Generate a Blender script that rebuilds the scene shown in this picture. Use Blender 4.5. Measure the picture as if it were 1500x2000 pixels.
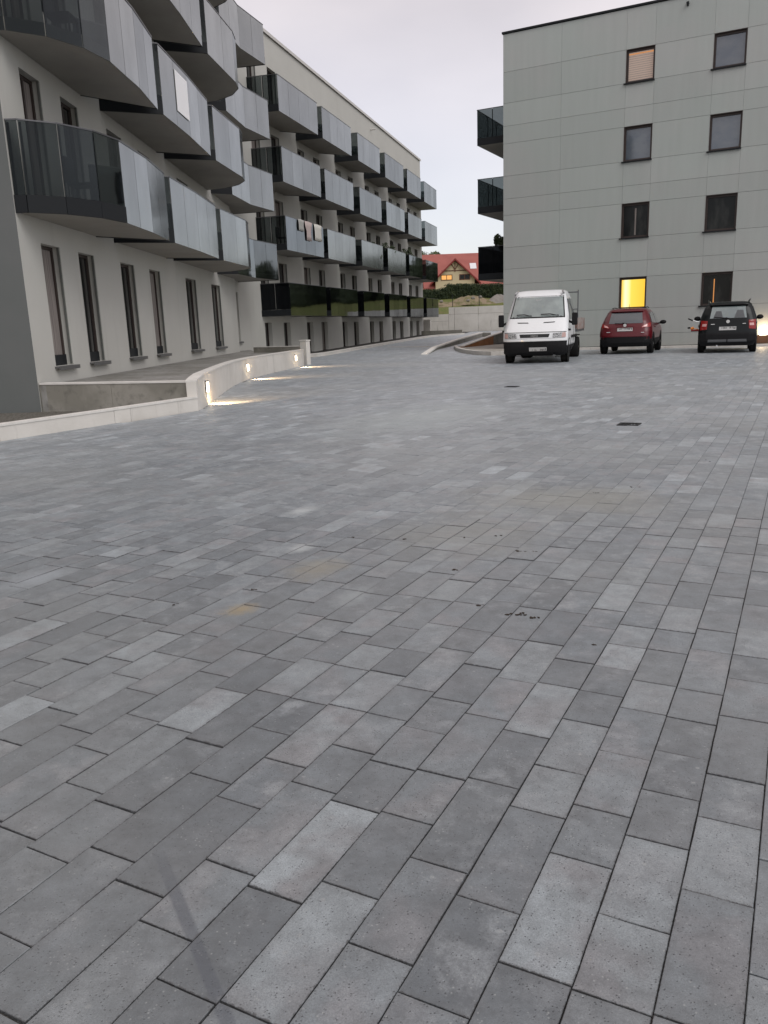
import bpy, bmesh, math, random
import numpy as np
from mathutils import Vector, Matrix
random.seed(7); rng = np.random.default_rng(7)
for o in list(bpy.data.objects): bpy.data.objects.remove(o)
SC = bpy.context.scene
COL = SC.collection
# ------------------------------------------------------------------ camera
PITCH, ROLL, YAW, FPX, CAMH = 0.22839, -0.0361056, 0.484783, 1556.0, 1.25
_f = np.array([-math.sin(YAW)*math.cos(PITCH), math.cos(YAW)*math.cos(PITCH), -math.sin(PITCH)])
_r0 = np.array([math.cos(YAW), math.sin(YAW), 0.0]); _u0 = np.cross(_r0, _f)
_r = math.cos(ROLL)*_r0+math.sin(ROLL)*_u0; _u = -math.sin(ROLL)*_r0+math.cos(ROLL)*_u0
cd = bpy.data.cameras.new('camera'); cam = bpy.data.objects.new('camera', cd); COL.objects.link(cam)
cd.sensor_fit = 'VERTICAL'; cd.sensor_height = 36.0; cd.lens = FPX/2000*36; cd.clip_start = 0.05; cd.clip_end = 2000
M = Matrix.Identity(4)
for i in range(3): M[i][0] = _r[i]; M[i][1] = _u[i]; M[i][2] = -_f[i]
M[2][3] = CAMH; cam.matrix_world = M; SC.camera = cam
# ------------------------------------------------------------------ sky and light
SUN_EL, SUN_AZ = math.radians(46), math.radians(118)
W = bpy.data.worlds.new('World'); SC.world = W; W.use_nodes = True
nt = W.node_tree; nt.nodes.clear()
def N(t, ty, **kw):
    n = t.nodes.new(ty)
    for k, v in kw.items(): setattr(n, k, v)
    return n
wo = N(nt, 'ShaderNodeOutputWorld'); ad = N(nt, 'ShaderNodeAddShader')
b1 = N(nt, 'ShaderNodeBackground'); b2 = N(nt, 'ShaderNodeBackground')
sk = N(nt, 'ShaderNodeTexSky', sky_type='NISHITA', sun_disc=False); sk.sun_elevation = SUN_EL; sk.sun_rotation = SUN_AZ
b1.inputs[1].default_value = 0.05*0+0.05; nt.links.new(sk.outputs[0], b1.inputs[0])
tc = N(nt, 'ShaderNodeTexCoord'); mp = N(nt, 'ShaderNodeMapping'); mp.inputs['Scale'].default_value = (1, 1, 2.2)
nz = N(nt, 'ShaderNodeTexNoise'); nz.inputs['Scale'].default_value = 2.3; nz.inputs['Detail'].default_value = 6; nz.inputs['Roughness'].default_value = .45
nt.links.new(tc.outputs['Generated'], mp.inputs[0]); nt.links.new(mp.outputs[0], nz.inputs['Vector'])
cr = N(nt, 'ShaderNodeValToRGB'); e = cr.color_ramp.elements
e[0].position = .3; e[0].color = (.47, .385, .33, 1); e[1].position = .66; e[1].color = (.72, .60, .52, 1)
nt.links.new(nz.outputs[0], cr.inputs[0])
sx = N(nt, 'ShaderNodeSeparateXYZ'); nt.links.new(tc.outputs['Generated'], sx.inputs[0])
mr = N(nt, 'ShaderNodeMapRange'); mr.inputs[1].default_value = 0.0; mr.inputs[2].default_value = .38; mr.inputs[3].default_value = .85; mr.inputs[4].default_value = 0
nt.links.new(sx.outputs[2], mr.inputs[0])
mx = N(nt, 'ShaderNodeMix', data_type='RGBA'); mx.inputs[7].default_value = (.36, .345, .38, 1)
nt.links.new(mr.outputs[0], mx.inputs[0]); nt.links.new(cr.outputs[0], mx.inputs[6])
nt.links.new(mx.outputs[2], b2.inputs[0]); b2.inputs[1].default_value = .86
nt.links.new(b1.outputs[0], ad.inputs[0]); nt.links.new(b2.outputs[0], ad.inputs[1]); nt.links.new(ad.outputs[0], wo.inputs[0])
sl = bpy.data.lights.new('sun', 'SUN'); sl.energy = .75; sl.angle = math.radians(35); sl.color = (.97, 1, .99)
so_ = bpy.data.objects.new('sun', sl); COL.objects.link(so_)
sd = Vector((math.sin(SUN_AZ)*math.cos(SUN_EL), math.cos(SUN_AZ)*math.cos(SUN_EL), math.sin(SUN_EL)))
so_.rotation_euler = sd.to_track_quat('Z', 'Y').to_euler(); so_.location = (0, -10, 40)
SC.view_settings.view_transform = 'Standard'; SC.view_settings.look = 'None'; SC.view_settings.gamma = 1
SC.view_settings.exposure = 0.44; SC.view_settings.use_curve_mapping = False
SC.render.engine = 'CYCLES'; SC.cycles.max_bounces = 7; SC.cycles.transparent_max_bounces = 12
# ------------------------------------------------------------------ materials
def mat(name, col, rough=.6, spec=.4, metal=0, noise=None, bump=None, coat=0, alpha=None):
    """noise = (scale, second colour, low, high) ; bump = (scale, strength, distance)"""
    m = bpy.data.materials.new(name); m.use_nodes = True; t = m.node_tree; p = t.nodes['Principled BSDF']
    p.inputs['Base Color'].default_value = (*col, 1); p.inputs['Roughness'].default_value = rough
    p.inputs['Specular IOR Level'].default_value = spec; p.inputs['Metallic'].default_value = metal
    p.inputs['Coat Weight'].default_value = coat; p.inputs['Coat Roughness'].default_value = .08
    ge = N(t, 'ShaderNodeNewGeometry')
    if noise:
        src = (*col, 1); last = None
        for (sc, c2, lo, hi) in (noise if isinstance(noise, list) else [noise]):
            nn = N(t, 'ShaderNodeTexNoise'); nn.inputs['Detail'].default_value = 6; nn.inputs['Roughness'].default_value = .6
            if isinstance(sc, tuple):
                mm = N(t, 'ShaderNodeMapping'); mm.inputs['Scale'].default_value = sc; t.links.new(ge.outputs['Position'], mm.inputs[0])
                t.links.new(mm.outputs[0], nn.inputs['Vector']); nn.inputs['Scale'].default_value = 1
            else:
                nn.inputs['Scale'].default_value = sc; t.links.new(ge.outputs['Position'], nn.inputs['Vector'])
            r = N(t, 'ShaderNodeMapRange'); r.inputs[1].default_value = lo; r.inputs[2].default_value = hi; t.links.new(nn.outputs[0], r.inputs[0])
            x = N(t, 'ShaderNodeMix', data_type='RGBA'); t.links.new(r.outputs[0], x.inputs[0])
            if last is None: x.inputs[6].default_value = src
            else: t.links.new(last, x.inputs[6])
            x.inputs[7].default_value = (*c2, 1); last = x.outputs[2]
        t.links.new(last, p.inputs['Base Color'])
    if bump:
        nn = N(t, 'ShaderNodeTexNoise'); nn.inputs['Scale'].default_value = bump[0]; nn.inputs['Detail'].default_value = 5
        t.links.new(ge.outputs['Position'], nn.inputs['Vector'])
        b = N(t, 'ShaderNodeBump'); b.inputs['Strength'].default_value = bump[1]; b.inputs['Distance'].default_value = bump[2]
        t.links.new(nn.outputs[0], b.inputs['Height']); t.links.new(b.outputs[0], p.inputs['Normal'])
    return m
def emis(name, col, s):
    m = bpy.data.materials.new(name); m.use_nodes = True; t = m.node_tree; t.nodes.clear()
    o = N(t, 'ShaderNodeOutputMaterial'); e_ = N(t, 'ShaderNodeEmission'); e_.inputs[0].default_value = (*col, 1); e_.inputs[1].default_value = s
    t.links.new(e_.outputs[0], o.inputs[0]); return m
def glassmat(name, tint, trans, refl, lo, hi, rough=.03, body=.55):
    """tinted glass sheet: see-through + dark body, mirror share rises towards grazing angles"""
    m = bpy.data.materials.new(name); m.use_nodes = True; t = m.node_tree; t.nodes.clear()
    o = N(t, 'ShaderNodeOutputMaterial'); tr = N(t, 'ShaderNodeBsdfTransparent'); tr.inputs[0].default_value = (*trans, 1)
    df = N(t, 'ShaderNodeBsdfDiffuse'); df.inputs[0].default_value = (*tint, 1)
    gl = N(t, 'ShaderNodeBsdfGlossy'); gl.inputs[0].default_value = (*refl, 1); gl.inputs[1].default_value = rough
    gg = N(t, 'ShaderNodeNewGeometry'); mpp = N(t, 'ShaderNodeMapping'); mpp.inputs['Scale'].default_value = (1.1, 1.1, .55); t.links.new(gg.outputs['Position'], mpp.inputs[0])
    n1 = N(t, 'ShaderNodeTexNoise'); n1.inputs['Scale'].default_value = 1; n1.inputs['Detail'].default_value = 3; n1.inputs['Roughness'].default_value = .65; t.links.new(mpp.outputs[0], n1.inputs['Vector'])
    n2 = N(t, 'ShaderNodeTexNoise'); n2.inputs['Scale'].default_value = .9; n2.inputs['Detail'].default_value = 2; t.links.new(gg.outputs['Position'], n2.inputs['Vector'])
    bb = N(t, 'ShaderNodeBump'); bb.inputs['Strength'].default_value = .10; bb.inputs['Distance'].default_value = .03; t.links.new(n2.outputs[0], bb.inputs['Height']); t.links.new(bb.outputs[0], gl.inputs['Normal'])
    vm = N(t, 'ShaderNodeMapRange'); vm.inputs[1].default_value = .3; vm.inputs[2].default_value = .7; vm.inputs[3].default_value = .86; vm.inputs[4].default_value = 1.03; t.links.new(n1.outputs[0], vm.inputs[0])
    vc = N(t, 'ShaderNodeCombineColor'); [t.links.new(vm.outputs[0], vc.inputs[i]) for i in range(3)]
    vx = N(t, 'ShaderNodeMix', data_type='RGBA', blend_type='MULTIPLY'); vx.inputs[0].default_value = 1
    lw = N(t, 'ShaderNodeLayerWeight'); lw.inputs[0].default_value = .5
    r = N(t, 'ShaderNodeMapRange'); r.inputs[1].default_value = .1; r.inputs[2].default_value = .75; r.inputs[3].default_value = lo; r.inputs[4].default_value = hi
    t.links.new(lw.outputs['Facing'], r.inputs[0])
    oi = N(t, 'ShaderNodeObjectInfo'); vr = N(t, 'ShaderNodeMix', data_type='RGBA'); t.links.new(oi.outputs['Random'], vr.inputs[0]); vr.inputs[6].default_value = (*[q*.78 for q in refl], 1); vr.inputs[7].default_value = (*refl, 1); t.links.new(vr.outputs[2], vx.inputs[6]); t.links.new(vc.outputs[0], vx.inputs[7]); t.links.new(vx.outputs[2], gl.inputs[0])
    a = N(t, 'ShaderNodeMixShader'); a.inputs[0].default_value = body; t.links.new(tr.outputs[0], a.inputs[1]); t.links.new(df.outputs[0], a.inputs[2])
    b = N(t, 'ShaderNodeMixShader'); t.links.new(r.outputs[0], b.inputs[0]); t.links.new(a.outputs[0], b.inputs[1]); t.links.new(gl.outputs[0], b.inputs[2])
    t.links.new(b.outputs[0], o.inputs[0]); return m
ML = {}
ML['render'] = mat('pale_render', (.53, .525, .49), .85, .2, noise=[(.5, (.49, .485, .45), .35, .7), ((3, 3, .25), (.45, .445, .41), .58, .85)], bump=(180, .25, .002))
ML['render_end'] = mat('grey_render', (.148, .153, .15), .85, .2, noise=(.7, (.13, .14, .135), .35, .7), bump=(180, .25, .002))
ML['coping_metal'] = mat('pale_metal_flashing', (.55, .53, .5), .45, .5)
ML['soffit'] = mat('balcony_concrete', (.33, .315, .285), .8, .25, noise=(1.1, (.28, .265, .24), .35, .7), bump=(60, .2, .002))
ML['dark_steel'] = mat('anthracite_steel', (.014, .016, .018), .55, .2)
ML['rail'] = mat('handrail_metal', (.12, .12, .125), .35, .5, metal=.6)
ML['glass_front'] = glassmat('reflective_balcony_glass', (.14, .147, .15), (.46, .48, .49), (.70, .73, .735), .10, .56, .12, .6)
ML['glass_side'] = glassmat('dark_balcony_glass', (.02, .026, .03), (.43, .46, .46), (.8, .84, .85), .02, .18, .03, .12)
ML['glass_dark'] = glassmat('darkened_balcony_glass', (.008, .009, .011), (.16, .17, .18), (.75, .8, .85), .02, .46, .04, .4)  # dark reflections put into the tint: darker copy of the balcony glass
ML['frame'] = mat('brown_window_frame', (.045, .032, .028), .5, .4)
ML['guide'] = mat('shutter_guide_grey', (.13, .135, .125), .6, .3)
ML['sill'] = mat('dark_sill', (.10, .10, .10), .4, .5)
ML['pane_dark'] = mat('window_pane_dark', (.012, .012, .013), .04, .9, coat=.6)
ML['pane_grey'] = mat('window_pane_greyish', (.062, .080, .105), .05, .9, coat=.8, noise=((1.2, 1.2, 1.6), (.10, .115, .13), .4, .62))  # sky reflection of the upper panes put into the blue-grey colour
ML['curtain'] = mat('net_curtain', (.30, .27, .25), .9, .1, noise=((30, 30, 1), (.18, .16, .15), .4, .6))
ML['panel'] = mat('cladding_grey_green', (.43, .475, .45), .7, .3, noise=[(.28, (.455, .47, .455), .42, .62), (60, (.32, .34, .325), .35, .75)], bump=(220, .15, .001))
_t = ML['panel'].node_tree; _p = _t.nodes['Principled BSDF']; _l = _p.inputs['Base Color'].links[0].from_socket
_o = N(_t, 'ShaderNodeObjectInfo'); _g = N(_t, 'ShaderNodeNewGeometry'); _m = N(_t, 'ShaderNodeMapping'); _m.inputs['Scale'].default_value = (5, 5, .35); _n = N(_t, 'ShaderNodeTexNoise'); _n.inputs['Scale'].default_value = 1; _n.inputs['Detail'].default_value = 6
_t.links.new(_g.outputs['Position'], _m.inputs[0]); _t.links.new(_m.outputs[0], _n.inputs['Vector'])
_a = N(_t, 'ShaderNodeMapRange'); _a.inputs[3].default_value = .955; _a.inputs[4].default_value = 1.035; _t.links.new(_o.outputs['Random'], _a.inputs[0])
_b = N(_t, 'ShaderNodeMapRange'); _b.inputs[1].default_value = .35; _b.inputs[2].default_value = .75; _b.inputs[3].default_value = 1.02; _b.inputs[4].default_value = .965; _t.links.new(_n.outputs[0], _b.inputs[0])
_q = N(_t, 'ShaderNodeMath', operation='MULTIPLY'); _t.links.new(_a.outputs[0], _q.inputs[0]); _t.links.new(_b.outputs[0], _q.inputs[1])
_c = N(_t, 'ShaderNodeCombineColor'); [_t.links.new(_q.outputs[0], _c.inputs[i]) for i in range(3)]
_x = N(_t, 'ShaderNodeMix', data_type='RGBA', blend_type='MULTIPLY'); _x.inputs[0].default_value = 1; _t.links.new(_l, _x.inputs[6]); _t.links.new(_c.outputs[0], _x.inputs[7]); _t.links.new(_x.outputs[2], _p.inputs['Base Color'])
ML['backing'] = mat('dark_joint_backing', (.13, .135, .125), .9, .1)
ML['concrete'] = mat('pale_concrete', (.66, .635, .59), .85, .25, noise=[(1.3, (.57, .545, .50), .4, .7), ((4, 4, .6), (.27, .255, .225), .6, .85)], bump=(45, .3, .003))
ML['coping'] = mat('concrete_coping', (.68, .66, .62), .8, .25, noise=(5, (.58, .56, .52), .4, .75), bump=(60, .25, .002))
ML['dirty_concrete'] = mat('damp_concrete', (.30, .285, .25), .85, .25, noise=[(1.4, (.22, .21, .18), .42, .62), (5, (.12, .115, .10), .55, .8)], bump=(40, .3, .003))
ML['terrace'] = mat('terrace_concrete', (.21, .205, .185), .9, .2, noise=[(1.2, (.29, .285, .27), .4, .62), (7, (.12, .115, .10), .5, .8)], bump=(30, .3, .004))
ML['slab_beige'] = mat('beige_slabs', (.40, .38, .34), .9, .2, noise=(2, (.34, .32, .285), .4, .7))
ML['gravel'] = mat('dark_gravel', (.10, .095, .08), .95, .15, noise=(30, (.19, .18, .16), .45, .6), bump=(60, .8, .02))
ML['bedding'] = mat('joint_sand', (.05, .049, .048), .95, .1, noise=(60, (.13, .12, .11), .45, .7))
ML['asphalt'] = mat('plain_ground', (.16, .16, .16), .9, .2, noise=(2, (.13, .13, .13), .4, .7))
ML['brick'] = mat('brown_board', (.46, .21, .09), .75, .3, noise=(3, (.33, .15, .075), .4, .7))
ML['coping_pale'] = mat('pale_coping', (.82, .80, .75), .8, .25, noise=(5, (.72, .70, .66), .4, .75))
ML['white_glow'] = emis('lamp_lens', (1, .86, .66), 7)
def pave_mat(name, attr):
    m = bpy.data.materials.new(name); m.use_nodes = True; t = m.node_tree; p = t.nodes['Principled BSDF']; L = t.links.new
    ge = N(t, 'ShaderNodeNewGeometry')
    if attr: a = N(t, 'ShaderNodeAttribute', attribute_name='rnd'); rv = a.outputs['Fac']
    else: a = N(t, 'ShaderNodeObjectInfo'); rv = a.outputs['Random']
    def math_(op, x, y=None, z=None):
        n = N(t, 'ShaderNodeMath', operation=op)
        for i, v in enumerate((x, y, z)):
            if v is None: continue
            if isinstance(v, (int, float)): n.inputs[i].default_value = v
            else: L(v, n.inputs[i])
        return n.outputs[0]
    wn = N(t, 'ShaderNodeTexWhiteNoise', noise_dimensions='1D'); L(math_('MULTIPLY', rv, 913.7), wn.inputs['W'])
    cs = N(t, 'ShaderNodeSeparateColor'); L(wn.outputs['Color'], cs.inputs[0])
    off = N(t, 'ShaderNodeCombineXYZ'); L(math_('MULTIPLY', rv, 57.0), off.inputs[2])
    va = N(t, 'ShaderNodeVectorMath', operation='ADD'); L(ge.outputs['Position'], va.inputs[0]); L(off.outputs[0], va.inputs[1])
    def noise(sc, vec, det=4, ro=.6):
        n = N(t, 'ShaderNodeTexNoise'); n.inputs['Scale'].default_value = sc; n.inputs['Detail'].default_value = det; n.inputs['Roughness'].default_value = ro
        L(vec, n.inputs['Vector']); return n.outputs[0]
    def mapr(v, a0, a1, b0, b1):
        n = N(t, 'ShaderNodeMapRange'); L(v, n.inputs[0])
        for i, q in enumerate((a0, a1, b0, b1)): n.inputs[i+1].default_value = q
        return n.outputs[0]
    def mix(f, A, B, mode='MIX'):
        n = N(t, 'ShaderNodeMix', data_type='RGBA', blend_type=mode)
        for s, v in ((0, f), (6, A), (7, B)):
            if isinstance(v, (int, float)): n.inputs[s].default_value = v
            elif isinstance(v, tuple): n.inputs[s].default_value = (*v, 1)
            else: L(v, n.inputs[s])
        return n.outputs[2]
    rp = N(t, 'ShaderNodeValToRGB'); el = rp.color_ramp.elements; L(cs.outputs[0], rp.inputs[0])
    el[0].position = 0; el[0].color = (0.1368, 0.1462, 0.1562, 1); el[1].position = 1; el[1].color = (0.2880, 0.3024, 0.3132, 1)
    for po, c in ((.25, (0.1526, 0.1627, 0.1728)), (.72, (0.1728, 0.1822, 0.1915)), (.84, (0.1958, 0.2052, 0.2138)), (.93, (0.2412, 0.2520, 0.2592))):
        q = el.new(po); q.color = (*c, 1)
    c = rp.outputs[0]
    c = mix(math_('MULTIPLY', mapr(noise(4.5, va.outputs[0], 3), .46, .64, 0, 1), mapr(cs.outputs[1], .3, 1, .2, .9)), c, (0.181, 0.164, 0.167))
    cl = mapr(noise(10, va.outputs[0], 8, .75), .32, .68, .66, 1.38)
    tn = mapr(cs.outputs[1], 0, 1, .80, 1.20); tcn = N(t, 'ShaderNodeCombineColor'); [L(tn, tcn.inputs[i]) for i in range(3)]; c = mix(1.0, c, tcn.outputs[0], 'MULTIPLY')
    hs = N(t, 'ShaderNodeMix', data_type='RGBA', blend_type='MULTIPLY'); hs.inputs[0].default_value = 1; L(c, hs.inputs[6])
    cc = N(t, 'ShaderNodeCombineColor'); [L(cl, cc.inputs[i]) for i in range(3)]; L(cc.outputs[0], hs.inputs[7]); c = hs.outputs[2]
    # efflorescence blooms and small pale spots
    c = mix(math_('MULTIPLY', mapr(noise(9, va.outputs[0], 7, .72), .50, .68, 0, .8), mapr(cs.outputs[2], .2, .9, 0, 1)), c, (0.348, 0.355, 0.363))
    vo = N(t, 'ShaderNodeTexVoronoi'); vo.inputs['Scale'].default_value = 26; L(va.outputs[0], vo.inputs['Vector'])
    c = mix(math_('MULTIPLY', mapr(vo.outputs['Distance'], .10, .2, .6, 0), mapr(noise(5, va.outputs[0], 2), .54, .62, 0, 1)), c, (0.370, 0.363, 0.355))
    # grain and pits
    c = mix(mapr(noise(260, ge.outputs['Position'], 5, .85), .40, .62, 0, .6), c, (0.104, 0.107, 0.111))
    v2 = N(t, 'ShaderNodeTexVoronoi'); v2.inputs['Scale'].default_value = 120; L(ge.outputs['Position'], v2.inputs['Vector'])
    pit = math_('MULTIPLY', mapr(v2.outputs['Distance'], .12, .27, 1, 0), mapr(noise(45, ge.outputs['Position'], 2), .45, .55, 0, 1))
    c = mix(math_('MULTIPLY', pit, .7), c, (.035, .035, .038))
    v3 = N(t, 'ShaderNodeTexVoronoi'); v3.inputs['Scale'].default_value = 85; L(va.outputs[0], v3.inputs['Vector'])
    c = mix(math_('MULTIPLY', mapr(v3.outputs['Distance'], .10, .24, .7, 0), mapr(noise(16, va.outputs[0], 3), .52, .62, 0, 1)), c, (.34, .335, .325))
    # broad wear: sandy tint, pale dusty patch, rust marks; far paving paler
    def blob(x, y, r, sq=1.0):
        sb = N(t, 'ShaderNodeVectorMath', operation='SUBTRACT'); L(ge.outputs['Position'], sb.inputs[0]); sb.inputs[1].default_value = (x, y, 0)
        ml = N(t, 'ShaderNodeVectorMath', operation='MULTIPLY'); L(sb.outputs[0], ml.inputs[0]); ml.inputs[1].default_value = (1/r, 1/(r*sq), 0)
        ln = N(t, 'ShaderNodeVectorMath', operation='LENGTH'); L(ml.outputs[0], ln.inputs[0])
        return mapr(math_('ADD', ln.outputs['Value'], math_('MULTIPLY', noise(2.2/r, ge.outputs['Position'], 5, .7), -1.2)), .1, -.35 + .0, 0, 1) if False else \
            mapr(math_('ADD', ln.outputs['Value'], math_('MULTIPLY', noise(2.2/r, ge.outputs['Position'], 5, .7), 1.4)), 1.6, .9, 0, 1)
    c = mix(math_('MULTIPLY', mapr(noise(.35, ge.outputs['Position'], 4, .6), .42, .68, 0, 1), .4), c, (0.222, 0.213, 0.200))
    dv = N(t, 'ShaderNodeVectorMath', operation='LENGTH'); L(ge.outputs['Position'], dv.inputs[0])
    far_pale = math_('MULTIPLY', math_('ADD', mapr(dv.outputs['Value'], 1.2, 13, 0, 1), mapr(dv.outputs['Value'], 24, 42, 0, .7)), mapr(noise(.6, ge.outputs['Position'], 5, .6), .25, .7, .55, 1))  # paving turns paler with distance from the camera, mottled by noise
    bf = math_('ADD', math_('MULTIPLY', far_pale, .80), 1.0); bc = N(t, 'ShaderNodeCombineColor'); [L(bf, bc.inputs[i]) for i in range(3)]
    c = mix(1.0, c, bc.outputs[0], 'MULTIPLY'); c = mix(math_('MULTIPLY', far_pale, .22), c, (.31, .312, .325))
    for (x, y, r, sq, col, f) in BLOBS: c = mix(math_('MULTIPLY', blob(x, y, r, sq), f), c, col)
    # long narrow cast shadow painted as a streak into the near pavers
    (x0, y0), (x1, y1) = SHADOW_STREAK
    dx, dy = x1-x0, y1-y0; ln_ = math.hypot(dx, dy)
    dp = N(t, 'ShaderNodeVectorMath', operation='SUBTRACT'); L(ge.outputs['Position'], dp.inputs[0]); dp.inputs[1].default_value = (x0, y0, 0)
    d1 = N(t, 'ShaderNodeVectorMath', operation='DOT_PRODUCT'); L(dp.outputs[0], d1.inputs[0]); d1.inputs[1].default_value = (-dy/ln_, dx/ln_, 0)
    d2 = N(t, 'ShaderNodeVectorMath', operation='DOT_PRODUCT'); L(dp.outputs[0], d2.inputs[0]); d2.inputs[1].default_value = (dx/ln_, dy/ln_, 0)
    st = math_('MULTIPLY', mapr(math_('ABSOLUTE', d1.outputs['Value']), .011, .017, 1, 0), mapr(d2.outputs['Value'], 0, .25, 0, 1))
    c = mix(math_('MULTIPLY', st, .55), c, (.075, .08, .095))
    c = mix(1.0, c, (.955, 1.03, 1.06), 'MULTIPLY')
    if not attr:
        tg = N(t, 'ShaderNodeTexCoord'); sg = N(t, 'ShaderNodeSeparateXYZ'); L(tg.outputs['Generated'], sg.inputs[0])
        def edge(o, size): return math_('MULTIPLY', math_('SUBTRACT', .5, math_('ABSOLUTE', math_('SUBTRACT', o, .5))), size)
        em = math_('MINIMUM', edge(sg.outputs[0], .148), edge(sg.outputs[1], .29))
        en = math_('ADD', em, math_('MULTIPLY', math_('SUBTRACT', noise(95, ge.outputs['Position'], 4, .75), .5), .013))
        c = mix(mapr(en, .0004, .0022, .85, 0), c, (.045, .044, .045))
        c = mix(mapr(em, .002, .016, .22, 0), c, (.11, .115, .12))
    L(c, p.inputs['Base Color']); p.inputs['Roughness'].default_value = .5; p.inputs['Specular IOR Level'].default_value = .85
    bp = N(t, 'ShaderNodeBump'); bp.inputs['Strength'].default_value = .6; bp.inputs['Distance'].default_value = .0025
    L(math_('SUBTRACT', noise(150, ge.outputs['Position'], 6, .8), math_('MULTIPLY', pit, 1.2)), bp.inputs['Height']); L(bp.outputs[0], p.inputs['Normal'])
    return m
def gpt(u, v, z=0.0):
    d = _f*FPX+_r*(u-750)-_u*(v-1000); t_ = (z-CAMH)/d[2]; return d[0]*t_, d[1]*t_
BLOBS = [(*gpt(815, 815), 1.3, 2.2, (0.336, 0.352, 0.344), .6), (*gpt(470, 1190), .10, 1.2, (0.368, 0.264, 0.128), .6), (*gpt(620, 1110), .22, 1.3, (0.304, 0.256, 0.184), .5),
         (*gpt(1100, 975), 1.0, .8, (0.272, 0.252, 0.212), .5), (*gpt(900, 1040), .7, 1.2, (0.256, 0.240, 0.208), .45), (*gpt(590, 998), .12, 1.6, (0.448, 0.448, 0.440), .8),
         (*gpt(590, 1070), .10, 1.6, (0.448, 0.448, 0.440), .7), (*gpt(690, 1165), .11, 2.2, (0.320, 0.328, 0.328), .6), (*gpt(70, 1130), .16, 2.0, (0.336, 0.344, 0.360), .6)]
SHADOW_STREAK = (gpt(300, 1640), gpt(470, 2060))
ML['paver_attr'] = pave_mat('paver_mix', True); ML['paver_obj'] = pave_mat('paver_single', False)
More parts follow.
